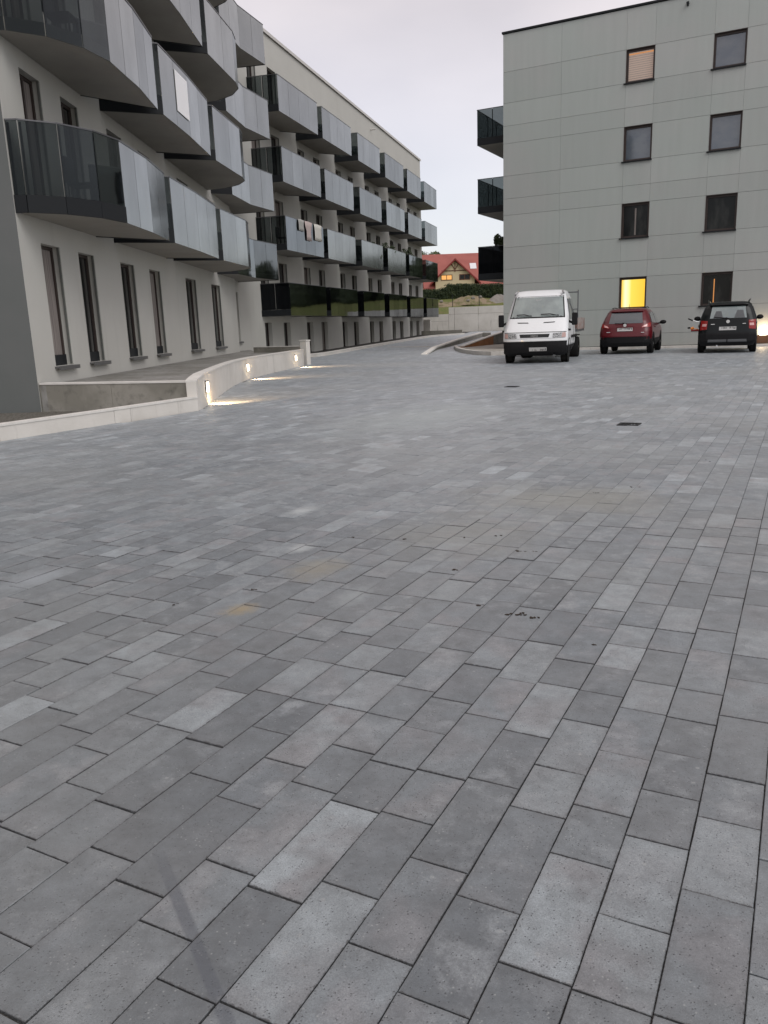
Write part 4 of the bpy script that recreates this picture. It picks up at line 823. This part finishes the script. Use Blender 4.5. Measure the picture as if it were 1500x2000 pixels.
def arch(root, x, y, r, m, side):
    mb = MB(); n = 16; vs = []
    for k in range(n+1):
        a = math.pi*k/n-.12*(1-2*k/n)
        for rr in (r*1.06, r*1.27): vs.append((x, y+rr*math.cos(a), r*.98+rr*math.sin(a))); vs.append((x-side*.05, y+rr*math.cos(a), r*.98+rr*math.sin(a)))
    fs = []
    for k in range(n): b = 4*k; c = b+4; fs += [(b, c, c+2, b+2), (b+1, b+3, c+3, c+1), (b, b+1, c+1, c), (b+2, c+2, c+3, b+3)]
    mb.add(vs, fs); mb.build('wheel_arch', m, root)
    MB().disc((x-side*.045, y, r*.98), r*1.08, side*.02, 0, 20).build('wheel_well', 'tyre', root)
def glyphs(root, x0, x1, z0, z1, y, n, gap, seed):
    mb = MB(); r_ = random.Random(seed); w = (x1-x0)/n
    for i in range(n):
        if i == gap: continue
        a = x0+i*w+w*.18; b = x0+(i+1)*w-w*.1; m_ = (z0+z1)/2; t = w*.2
        opts = [(a, a+t, z0, z1), (b-t, b, z0, z1), (a+t, b-t, z1-t, z1), (a+t, b-t, z0, z0+t), (a+t, b-t, m_-t/2, m_+t/2)]
        for k in sorted(r_.sample(range(5), 3)): p = opts[k]; mb.box(p[0], p[1], y-.002, y, p[2], p[3])
    mb.build('plate_characters', 'plastic', root)
# --- dark red crossover
r1 = thing('parked_car', 'dark red crossover car parked facing the grey block below the yellow window', 'car', (-5.66, 29.35, 0), math.radians(3.5), 'cars parked nose-in at the grey block', local=True)
C = Car(r1, [(.26, .78, .16, 4.1), (.40, .86, .03, 4.27), (.62, .885, .0, 4.32), (.78, .885, .05, 4.27), (.93, .87, .10, 4.05), (1.01, .85, .14, 3.35), (1.15, .80, .22, 3.1), (1.30, .745, .33, 2.9), (1.45, .68, .46, 2.65), (1.53, .62, .56, 2.4), (1.575, .52, .72, 2.15), (1.59, .36, .95, 1.95)])
C.hull('body', 'paint_red', .26, 1.59)
C.hull('lower_cladding', 'plastic', .255, .52, 5, .008)
C.patch('bumper', 'plastic', 'rear', [(-.80, .30), (.80, .30), (.84, .60), (-.84, .60)], .02, .02)
C.patch('rear_window', 'car_glass', 'rear', [(-.58, 1.06), (.58, 1.06), (.52, 1.43), (-.52, 1.43)])
C.patch('spoiler', 'paint_red', 'rear', [(-.56, 1.475), (.56, 1.475), (.50, 1.55), (-.50, 1.55)], .09, .10)
for sgn in (-1, 1):
    q = [(sgn*.52, .90), (sgn*.84, .93), (sgn*.83, 1.08), (sgn*.62, 1.0)]
    if sgn < 0: q = [q[1], q[0], q[3], q[2]]
    C.patch('tail_light', 'lamp_red', 'rear', q, .014); q2 = [(sgn*.56, .915), (sgn*.72, .945), (sgn*.74, 1.02), (sgn*.62, .98)]
    if sgn < 0: q2 = [q2[1], q2[0], q2[3], q2[2]]
    C.patch('reversing_light', 'lamp_pink', 'rear', q2, .018)
    for y, r_ in ((.80, .335), (3.43, .335)): arch(r1, sgn*.90, y, r_, 'plastic', sgn); wheel(r1, sgn*.91, y, r_, .21, 'alloy', sgn)
    f = 'right' if sgn > 0 else 'left'
    C.patch('rear_quarter_window', 'car_glass', f, [(.62, 1.08), (1.0, 1.07), (1.2, 1.38), (.82, 1.40)], .012)
    C.patch('rear_side_window', 'car_glass', f, [(1.05, 1.07), (1.9, 1.05), (1.9, 1.44), (1.24, 1.44)], .012)
    C.patch('front_side_window', 'car_glass', f, [(1.97, 1.05), (3.05, 1.04), (2.55, 1.40), (1.97, 1.44)], .012)
    MB().ball((sgn*1.03, 2.75, 1.06), .12, .08, .075, 10, 6).tube([(sgn*.84, 2.78, 1.02), (sgn*1.0, 2.76, 1.03)], .03, 6).build('wing_mirror', 'plastic', r1, smooth=True)
    MB().tube([(sgn*.56, .85, 1.585), (sgn*.58, 1.5, 1.62), (sgn*.55, 2.2, 1.60)], .015, 6).build('roof_rail', 'plastic', r1)
    C.patch('door_handle', 'paint_red', f, [(1.2, .90), (1.38, .90), (1.38, .93), (1.2, .93)], .03, .03)
pl = C.patch('number_plate', 'plate', 'rear', [(-.26, .80), (.26, .80), (.26, .915), (-.26, .915)], .022, .012, nu=2, nv=1)
glyphs(pl, -.21, .24, .82, .895, C.rear(.2, .85)-.022, 7, 2, 3)
MB().box(-.30, .30, .035, .055, .925, .955).build('boot_handle', 'chrome' if False else 'paint_red', r1)
MB().disc((0, .06, 1.0), .055, -.03, 1, 16).build('badge', 'chrome', r1)
MB().tube([(.02, .12, 1.055), (-.36, .135, 1.07)], .013, 6).tube([(.05, .11, 1.05), (-.1, .12, 1.075)], .022, 6).build('rear_wiper', 'plastic', r1)
MB().box(-.62, -.5, .016, .024, .76, .785).build('lettering', 'chrome', r1); MB().box(.55, .66, .012, .022, .73, .755).build('lettering', 'chrome', r1)
MB().tube([(0.02, .95, 1.59), (.02, .85, 1.72)], .006, 5).build('aerial', 'plastic', r1)
# --- black boxy crossover
r2 = thing('parked_car', 'black boxy crossover with grey bumper insert, parked beside the hidden motorcycle', 'car', (-2.30, 29.05, 0), math.radians(4.5), 'cars parked nose-in at the grey block', local=True)
C = Car(r2, [(.24, .80, .14, 3.95), (.38, .87, .02, 4.15), (.60, .89, .0, 4.2), (.85, .885, .04, 4.15), (1.0, .87, .07, 3.9), (1.06, .86, .09, 3.3), (1.25, .80, .14, 3.05), (1.45, .73, .21, 2.8), (1.58, .68, .30, 2.55), (1.64, .60, .42, 2.3), (1.665, .45, .6, 2.1)], (.05, .12))
C.hull('body', 'paint_black', .24, 1.665)
C.hull('lower_cladding', 'plastic', .236, .50, 5, .008)
C.patch('bumper', 'plastic', 'rear', [(-.84, .36), (.84, .36), (.86, .66), (-.86, .66)], .035, .03)
for x0, x1 in ((-.60, -.02), (.02, .60)): C.patch('bumper_insert', 'grey_plastic', 'rear', [(x0, .36), (x1, .36), (x1*.97, .45), (x0*.97, .45)], .045, .02)
C.patch('rear_window', 'windscreen', 'rear', [(-.56, 1.13), (.56, 1.13), (.50, 1.50), (-.50, 1.50)])
C.patch('spoiler', 'paint_black', 'rear', [(-.60, 1.555), (.60, 1.555), (.52, 1.62), (-.52, 1.62)], .10, .12)
C.patch('seat_silhouette', 'grey_plastic', 'rear', [(-.46, 1.135), (-.16, 1.135), (-.22, 1.36), (-.38, 1.36)], .0095, .005)
C.patch('seat_silhouette', 'grey_plastic', 'rear', [(.18, 1.135), (.50, 1.135), (.44, 1.38), (.26, 1.38)], .0095, .005)
for sgn in (-1, 1):
    q = [(sgn*.64, .78), (sgn*.85, .76), (sgn*.83, 1.07), (sgn*.62, 1.05)]
    if sgn < 0: q = [q[1], q[0], q[3], q[2]]
    C.patch('tail_light', 'lamp_red', 'rear', q, .016); q2 = [(sgn*.66, .88), (sgn*.79, .88), (sgn*.78, .96), (sgn*.65, .96)]
    if sgn < 0: q2 = [q2[1], q2[0], q2[3], q2[2]]
    C.patch('reversing_light', 'lamp_pink', 'rear', q2, .020)
    for y, r_ in ((.82, .33), (3.4, .33)): arch(r2, sgn*.905, y, r_, 'plastic', sgn); wheel(r2, sgn*.91, y, r_, .21, 'alloy', sgn)
    f = 'right' if sgn > 0 else 'left'
    C.patch('rear_side_window', 'car_glass', f, [(.5, 1.12), (1.75, 1.12), (1.75, 1.5), (.6, 1.5)], .012); C.patch('front_side_window', 'car_glass', f, [(1.82, 1.12), (2.95, 1.1), (2.6, 1.46), (1.82, 1.5)], .012)
    MB().ball((sgn*1.03, 2.7, 1.13), .115, .07, .085, 10, 6).tube([(sgn*.86, 2.72, 1.08), (sgn*.98, 2.7, 1.09)], .03, 6).build('wing_mirror', 'plastic', r2, smooth=True)
    MB().tube([(sgn*.60, .35, 1.62), (sgn*.64, .75, 1.72), (sgn*.64, 2.1, 1.71), (sgn*.6, 2.4, 1.64)], .018, 6).build('roof_rail', 'paint_black', r2)
pl = C.patch('number_plate', 'plate', 'rear', [(-.26, .745), (.26, .745), (.26, .855), (-.26, .855)], .02, .012, nu=2, nv=1)
glyphs(pl, -.21, .24, .765, .84, C.rear(.2, .8)-.021, 7, 3, 5)
MB().disc((0, .05, 1.02), .055, -.025, 1, 16).build('badge', 'chrome', r2)
MB().box(-.52, -.40, .012, .03, .93, .955).build('lettering', 'chrome', r2); MB().box(.44, .54, .012, .03, .93, .955).build('lettering', 'chrome', r2)
MB().tube([(.06, .10, 1.12), (-.42, .11, 1.17)], .014, 6).tube([(.06, .09, 1.10), (-.08, .10, 1.14)], .025, 6).build('rear_wiper', 'plastic', r2)
MB().tube([(-.3, .02, .24), (-.3, .18, .24)], .03, 8).build('exhaust', 'chrome', r2)
# --- motorcycle peeking out left of the black car
mc = thing('motorcycle', 'motorcycle mostly hidden in front of the black crossover, handlebar and orange indicator showing', 'motorcycle', (-3.42, 32.4, 0), math.radians(10), local=True)
MB().disc((-.05, -.6, .3), .3, .1, 0, 20).build('rear_wheel', 'tyre', mc); MB().disc((-.05, .75, .3), .3, .1, 0, 20).build('front_wheel', 'tyre', mc)
MB().box(-.12, .12, -.45, .5, .35, .75).build('engine_frame', 'plastic', mc, bevel=.05); MB().ball((0, .15, .85), .16, .3, .13).build('fuel_tank', 'paint_red', mc, smooth=True)
MB().box(-.13, .13, -.7, -.05, .76, .86).build('seat', 'plastic', mc, bevel=.03)
hb_ = MB().tube([(-.12, .5, 1.0), (-.32, .45, 1.06)], .016, 6).tube([(.12, .5, 1.0), (.38, .45, 1.06)], .016, 6).tube([(0, .75, .3), (0, .5, 1.02)], .03, 6).tube([(-.12, .5, 1.0), (.12, .5, 1.0)], .02, 6).build('handlebar', 'alloy', mc)
MB().tube([(-.34, .445, 1.065), (-.50, .42, 1.14)], .025, 8).build('grip', 'plastic', hb_); MB().tube([(.38, .45, 1.06), (.47, .43, 1.08)], .025, 8).build('grip', 'plastic', hb_)
MB().tube([(-.30, .3, .80), (-.40, .28, .76)], .05, 8).tube([(-.1, .3, .72), (-.3, .3, .78)], .02, 6).build('indicator', mat('orange_lens', (.75, .25, .03), .2, .6), mc)
MB().ball((-.46, .28, .80), .06, .04, .035, 8, 5).build('lever', 'plastic', mc); MB().tube([(-.08, .1, .70), (-.38, .25, .70)], .035, 8).build('crash_bar', 'lamp_red', mc)
# --- white flatbed truck, facing the camera
r3 = thing('flatbed_truck', 'white double-cab flatbed truck parked facing the camera', 'truck', (-7.25, 23.85, 0), math.radians(9.5), local=True)
C = Car(r3, [(.20, .84, .22, 1.9), (.34, .93, .07, 2.3), (.50, .955, .02, 3.2), (.70, .96, .02, 3.2), (.74, .965, .04, 3.2), (.90, .965, .07, 3.2), (.96, .96, .12, 3.2), (1.15, .945, .34, 3.2), (1.34, .925, .56, 3.2), (1.40, .92, .64, 3.2), (1.70, .865, .88, 3.18), (1.98, .80, 1.10, 3.15), (2.08, .765, 1.22, 3.12), (2.17, .70, 1.42, 3.05), (2.20, .55, 1.7, 2.9)], (.09, .10))
C.hull('cab', 'paint_white', .52, 2.20, 30)
C.hull('under_body', 'plastic', .22, .515, 5, .0)
C.patch('bumper', 'plastic', 'rear', [(-.93, .27), (.93, .27), (.955, .66), (-.955, .66)], .035, .04, nu=16)
C.patch('bumper_intake', 'tyre', 'rear', [(-.30, .52), (.36, .52), (.38, .62), (-.32, .62)], .04, .01)
C.patch('windscreen', 'windscreen', 'rear', [(-.80, 1.37), (.80, 1.37), (.715, 1.975), (-.715, 1.975)], .01, .012, nu=14)
C.patch('windscreen_seal', 'plastic', 'rear', [(-.84, 1.34), (.84, 1.34), (.745, 2.0), (-.745, 2.0)], .004, .008, nu=14)
C.patch('grille_surround', 'chrome' if False else 'paint_white', 'rear', [(-.52, .745), (.52, .745), (.50, .90), (-.50, .90)], .018, .02)
gr = C.patch('grille', 'tyre', 'rear', [(-.42, .77), (.42, .77), (.45, .87), (-.45, .87)], .024, .01)
for k in range(2): C.patch('grille_bar', 'grey_plastic', 'rear', [(-.42, .795+k*.035), (.42, .795+k*.035), (.43, .805+k*.035), (-.43, .805+k*.035)], .030, .008, parent=gr)
cu = bpy.data.curves.new('badge', 'FONT'); cu.body = 'IVECO'; cu.size = .075; cu.extrude = .002; cu.align_x = 'CENTER'
to = bpy.data.objects.new('badge_tmp', cu); COL.objects.link(to); dg = bpy.context.evaluated_depsgraph_get(); dg.update(); me = bpy.data.meshes.new_from_object(to.evaluated_get(dg)); bpy.data.objects.remove(to)
me.transform(Matrix.Translation((0, C.rear(0, .8)-.036, .79)) @ Matrix.Rotation(math.pi/2, 4, 'X')); me.materials.clear(); me.materials.append(ML['chrome'])
bo = bpy.data.objects.new('lettering', me); COL.objects.link(bo); bo.parent = gr
C.patch('panel_gap', 'plastic', 'rear', [(-.93, .915), (.93, .915), (.93, .932), (-.93, .932)], .006, .006, nu=16, nv=1)
for sgn in (-1, 1):
    q = [(sgn*.54, .745), (sgn*.90, .755), (sgn*.89, .905), (sgn*.55, .89)]
    if sgn < 0: q = [q[1], q[0], q[3], q[2]]
    C.patch('headlight', 'lamp_clear', 'rear', q, .018)
    q = [(sgn*.80, .76), (sgn*.92, .77), (sgn*.91, .905), (sgn*.82, .90)]
    if sgn < 0: q = [q[1], q[0], q[3], q[2]]
    C.patch('indicator', 'amber', 'rear', q, .022)
    q = [(sgn*.22, 1.19), (sgn*.55, 1.20), (sgn*.57, 1.225), (sgn*.24, 1.215)]
    if sgn < 0: q = [q[1], q[0], q[3], q[2]]
    C.patch('bonnet_vent', 'tyre', 'rear', q, .008, .01)
    f = 'right' if sgn > 0 else 'left'
    C.patch('front_side_window', 'car_glass', f, [(1.02, 1.28), (1.95, 1.28), (1.95, 1.92), (1.32, 1.90)], .012)
    C.patch('rear_side_window', 'car_glass', f, [(2.12, 1.30), (2.95, 1.30), (2.92, 1.92), (2.12, 1.92)], .012)
    C.patch('door_gap', 'plastic', f, [(2.02, .6), (2.035, .6), (2.035, 1.95), (2.02, 1.95)], .008)
    C.patch('side_moulding', 'plastic', f, [(1.2, .72), (3.1, .72), (3.1, .80), (1.2, .80)], .03, .03)
    mi = MB().box(sgn*1.12-.085, sgn*1.12+.085, .72, .80, 1.10, 1.47).build('wing_mirror', 'plastic', r3, bevel=.03)
    MB().box(sgn*1.12-.07, sgn*1.12+.07, .801, .806, 1.13, 1.44).build('mirror_glass', 'car_glass', mi)
    MB().tube([(sgn*.90, .86, 1.24), (sgn*1.08, .78, 1.16)], .035, 8).build('mirror_arm', 'plastic', mi)
    MB().tube([(sgn*.93, .45, .98), (sgn*1.03, .42, .97)], .03, 8).build('side_marker', 'plastic', r3)
    MB().tube([(sgn*.74, 1.13, 2.06), (sgn*.70, 1.32, 2.14)], .035, 8).build('marker_lamp', 'lamp_clear', r3)
    wheel(r3, sgn*.93, .82, .345, .2, 'steel_rim', sgn, 6); arch(r3, sgn*.975, .82, .345, 'plastic', sgn); wheel(r3, sgn*.99, 4.25, .345, .38, 'steel_rim', sgn, 6)
pl = C.patch('number_plate', 'plate', 'rear', [(-.15, .37), (.37, .37), (.37, .48), (-.15, .48)], .046, .012, nu=2, nv=1)
glyphs(pl, -.10, .35, .39, .465, C.rear(.2, .42)-.046, 7, 3, 8)
for sgn, x0, x1 in ((1, -.62, -.15), (1, .12, .66)):
    y0, y1 = C.rear(x0, 1.42)-.03, C.rear(x1, 1.42)-.03
    MB().tube([(x0, y0, 1.45), ((x0+x1)/2, (y0+y1)/2-.02, 1.455), (x1, y1-.0, 1.39)], .014, 6).tube([(x1-.05, y1, 1.42), (x1+.02, y1+.02, 1.36)], .022, 6).build('wiper', 'tyre', r3)
MB().box(-.08, .08, C.rear(0, 1.88)-.012, C.rear(0, 1.88)-.005, 1.80, 1.90).build('windscreen_sticker', 'plate', r3)
MB().box(-.55, -.42, .10, .2, .20, .26).box(.55, .62, .1, .2, .20, .25).build('tow_bracket', 'grey_plastic', r3)
MB().box(-.42, .42, 2.0, 6.4, .50, .64).build('chassis_frame', 'plastic', r3)
ML['bed'] = mat('weathered_bed_side', (.30, .20, .17), .7, .3, noise=(4, (.38, .37, .36), .45, .6))
MB().box(-1.0, 1.0, 3.35, 6.4, .86, .93).build('load_bed', 'grey_plastic', r3)
for sgn in (-1, 1): MB().box(sgn*1.0-.015, sgn*1.0+.015, 3.36, 6.39, .935, 1.32).build('drop_side', 'bed', r3)
MB().box(-.98, .98, 6.37, 6.40, .935, 1.32).build('drop_side', 'bed', r3)
hd = MB().tube([(-.95, 3.40, .93), (-.95, 3.40, 2.16)], .022, 6).tube([(1.0, 3.40, .93), (1.0, 3.40, 2.22)], .018, 6).tube([(-.95, 3.4, 2.15), (1.0, 3.4, 2.15)], .022, 6).tube([(-.95, 3.4, 1.6), (1.0, 3.4, 1.6)], .018, 6).build('headboard_frame', 'grey_plastic', r3)
MB().box(-.90, .90, 3.37, 3.39, .94, 1.5).build('headboard', 'grey_plastic', r3)
for sgn in (-1, 1): MB().box(sgn*.98-.2 if sgn > 0 else -1.18+.2, sgn*.98 if sgn > 0 else -.78, 3.78, 4.72, .73, .76).build('mudguard', 'plastic', r3)
MB().box(.42, .80, 2.4, 3.1, .36, .72).build('fuel_tank', 'grey_plastic', r3, bevel=.03)
# ------------------------------------------------------------------ small things
def grate(u0, v0, u1, v1, label):
    cx_, cy_ = gpt((u0+u1)/2, (v0+v1)/2); t = thing('drain_grate', label, 'drain', (cx_, cy_, .004), 0, 'drain grates in the paving', local=True)
    f = MB(); s2 = .125; f.box(-s2, s2, -s2, -s2+.025, -.02, .004).box(-s2, s2, s2-.025, s2, -.02, .004).box(-s2, -s2+.025, -s2+.025, s2-.025, -.02, .004).box(s2-.025, s2, -s2+.025, s2-.025, -.02, .004); f.build('frame', 'dark_steel', t)
    MB().box(-s2+.025, s2-.025, -s2+.025, s2-.025, -.018, -.0035).build('sump', 'tyre', t)
    for k in range(6): x = -s2+.037+k*.035; MB().box(x-.006, x+.006, -s2+.026, s2-.026, -.0033, .0035).build('bar', 'dark_steel', t)
grate(1208, 828, 1250, 830, 'square dark drain grate in the paving on the right, nearer one'); grate(988, 755, 1012, 756, 'square dark drain grate in front of the white truck, farther one')
ML['leaf_litter'] = mat('dead_leaf', (.045, .035, .028), .9, .1)
db = MB(); r_ = random.Random(5)
for (u, v, n, sp) in [(1005, 1200, 9, 22), (1045, 1207, 5, 8), (1020, 1077, 5, 12), (1045, 1078, 4, 6), (885, 1113, 4, 8), (975, 1047, 3, 8), (790, 1053, 3, 6), (1160, 1260, 2, 5), (905, 1050, 2, 6), (690, 1050, 2, 8), (495, 1152, 3, 6), (935, 1183, 2, 4), (1240, 952, 3, 12), (1165, 962, 3, 8), (1385, 900, 2, 12), (340, 1182, 1, 2)]:
    for k in range(n):
        x, y = gpt(u+r_.uniform(-sp, sp), v+r_.uniform(-sp*.12, sp*.12)); s_ = r_.uniform(.003, .0075); a = r_.uniform(0, 6.3); pts = []
        for j in range(5): b_ = a+j*1.257; rr = s_*r_.uniform(.6, 1.3)*(1.7 if j % 2 else 1); pts.append((x+rr*math.cos(b_), y+rr*math.sin(b_)))
        db.prism(pts, .0005, .0022+r_.uniform(0, .002))
tag(db.build('leaf_litter', 'leaf_litter'), kind='stuff')
# right edge lantern on the wall
lx, lz = -1.52, .10
lt = thing('wall_lantern', 'brown wall lantern with a warm white dome at the right edge behind the black car', 'lamp', (-1.45, 34.88, .085))
MB().box(-1.68, -1.28, 34.78, 34.97, .12, .42).build('body', mat('brown_metal', (.10, .055, .035), .6, .3), lt, bevel=.01)
MB().ball((-1.48, 34.87, .50), .17, .08, .11, 12, 8).build('dome', 'white_glow', lt, smooth=True)
ld = bpy.data.lights.new('lantern_light', 'POINT'); ld.energy = 14; ld.color = (1, .72, .42); ld.shadow_soft_size = .08; lo = bpy.data.objects.new('lantern_light', ld); COL.objects.link(lo); lo.parent = lt; lo.location = (-.03, -.14, .55)
# white board added as a sky reflection in a near balcony front
wb = tag(MB(near).seg((6.55, 1.313), (7.55, 1.352), .012, 6.42, 7.32).build('sky_reflection_board', mat('sky_reflection_board', (.85, .85, .85), .4, .4)), 'white square board standing in for a sky reflection in the glass of a second row balcony', 'board')
# laundry on second row of the far wing
def cloth(s0, s1, z0, z1, m, label, tee=False):
    mb = MB(far); n = 8; vs = []
    for j in range(5):
        for i in range(n+1): u = i/n; w = (1 if j > 2 or not tee else .72); sm = (s0+s1)/2; vs.append((sm+(s0-sm+(s1-s0)*u)*w, 1.455+.02*math.sin(u*9+j), z0+(z1-z0)*j/4))
    mb.add(vs, [(j*(n+1)+i, j*(n+1)+i+1, (j+1)*(n+1)+i+1, (j+1)*(n+1)+i) for j in range(4) for i in range(n)])
    o = mb.build('hanging_cloth', m, recalc=False, smooth=True); sd_ = o.modifiers.new('thick', 'SOLIDIFY'); sd_.thickness = .012; tag(o, label, 'laundry', 'laundry over a balcony rail')
ML['cloth_white'] = mat('white_cloth', (.62, .61, .56), .9, .1); ML['cloth_pink'] = mat('pale_pink_cloth', (.50, .42, .40), .9, .1); ML['cloth_grey'] = mat('grey_cloth', (.40, .40, .38), .9, .1)
zr_ = 4.75+1.45
cloth(36.2, 36.9, zr_-.5, zr_+.01, ML['cloth_grey'], 'grey cloth, leftmost of the laundry over a balcony rail'); cloth(37.05, 37.95, zr_-.85, zr_+.01, ML['cloth_pink'], 'pale pink garment hanging in the middle of the balcony laundry', True)
cloth(38.3, 39.3, zr_-.75, zr_+.01, ML['cloth_white'], 'off-white cloth, rightmost of the laundry over a balcony rail')
def plant(fr, s, o_, z, w, h, label, n=500, m='dark_leaf', seed=1):
    p = fr((s, o_, z)); r_ = random.Random(seed); t = thing('potted_plant', label, 'plant', p, 0, 'plants standing on balconies')
    MB().disc((p[0], p[1], p[2]), .11, .22, 2, 10, .15).build('pot', ML['plastic'], t)
    bl = [(p[0]+r_.uniform(-w, w)*.4, p[1]+r_.uniform(-w, w)*.4, p[2]+.3+r_.uniform(.2, .9)*h, w*.5, w*.5, h*.35) for _ in range(5)]
    leafcloud(MB(), bl, n, .06, r_).build('foliage', m, t, recalc=False)
zz = 4.75+.205
for i, (s, h, lab) in enumerate([(41.0, .7, 'small leafy plant behind clear glass, second balcony of the laundry row'), (42.3, .5, 'low leafy plant beside the small one in the laundry row'),
        (50.2, 1.1, 'dark bushy plant, leftmost at the far dark glass balconies'), (52.4, 1.35, 'tall dark conifer-like plant on the far laundry-row balcony'), (53.8, 1.15, 'round dark shrub right of the tall plant on a far balcony'), (58.4, 1.2, 'wispy plant above the darkened glass near the building end'), (60.2, 1.0, 'low plant above the darkened glass near the building end')]):
    plant(far, s, 1.0, zz, .5 if i > 1 else .3, h, lab, 700 if i > 1 else 250, seed=i)
plant(lambda p: rbf(p), .35, .5, 3.9, .3, .75, 'leafy plant on the lowest balcony of the grey block', 700, seed=20)
def junk(fr, s0, s1, o0, o1, z0, z1, m, name, label, cat): tag(MB(fr).box(s0, s1, o0, o1, z0, z1).build(name, m, bevel=.02), label, cat)
junk(far, 38.2, 39.0, .9, 1.25, zz, zz+.6, ML['grey_plastic'], 'storage_box', 'grey storage box behind the glass under the laundry', 'box')
junk(near, 3.9, 4.6, .6, 1.0, 3.54, 4.3, ML['grey_plastic'], 'storage_box', 'dark storage box on the nearest low balcony', 'box')
def chair(fr, s0, o0, z, label):
    p = fr((s0, o0, z)); t = thing('garden_chair', label, 'chair', p, 0, 'chairs on balconies')
    MB(fr).box(s0-.22, s0+.22, o0-.22, o0+.22, z+.42, z+.46).build('seat', 'dark_steel', t); MB(fr).box(s0-.22, s0+.22, o0-.24, o0-.205, z+.47, z+.92).build('backrest', 'dark_steel', t)
    for a in (-.2, .2):
        for b in (-.2, .2): MB(fr).box(s0+a-.015, s0+a+.015, o0+b-.015, o0+b+.015, z, z+.419).build('leg', 'dark_steel', t)
chair(near, 1.6, .62, 3.535, 'dark chair behind the side glass of the nearest low balcony'); chair(near, 1.5, .6, 6.285, 'dark chair on the balcony in the top left corner')
chair(far, 36.0, .7, 4.955, 'dark chair on the balcony with the hanging laundry')
for o in bpy.data.objects:
    if '_local' in o: del o['_local']
print('objects', len(bpy.data.objects))
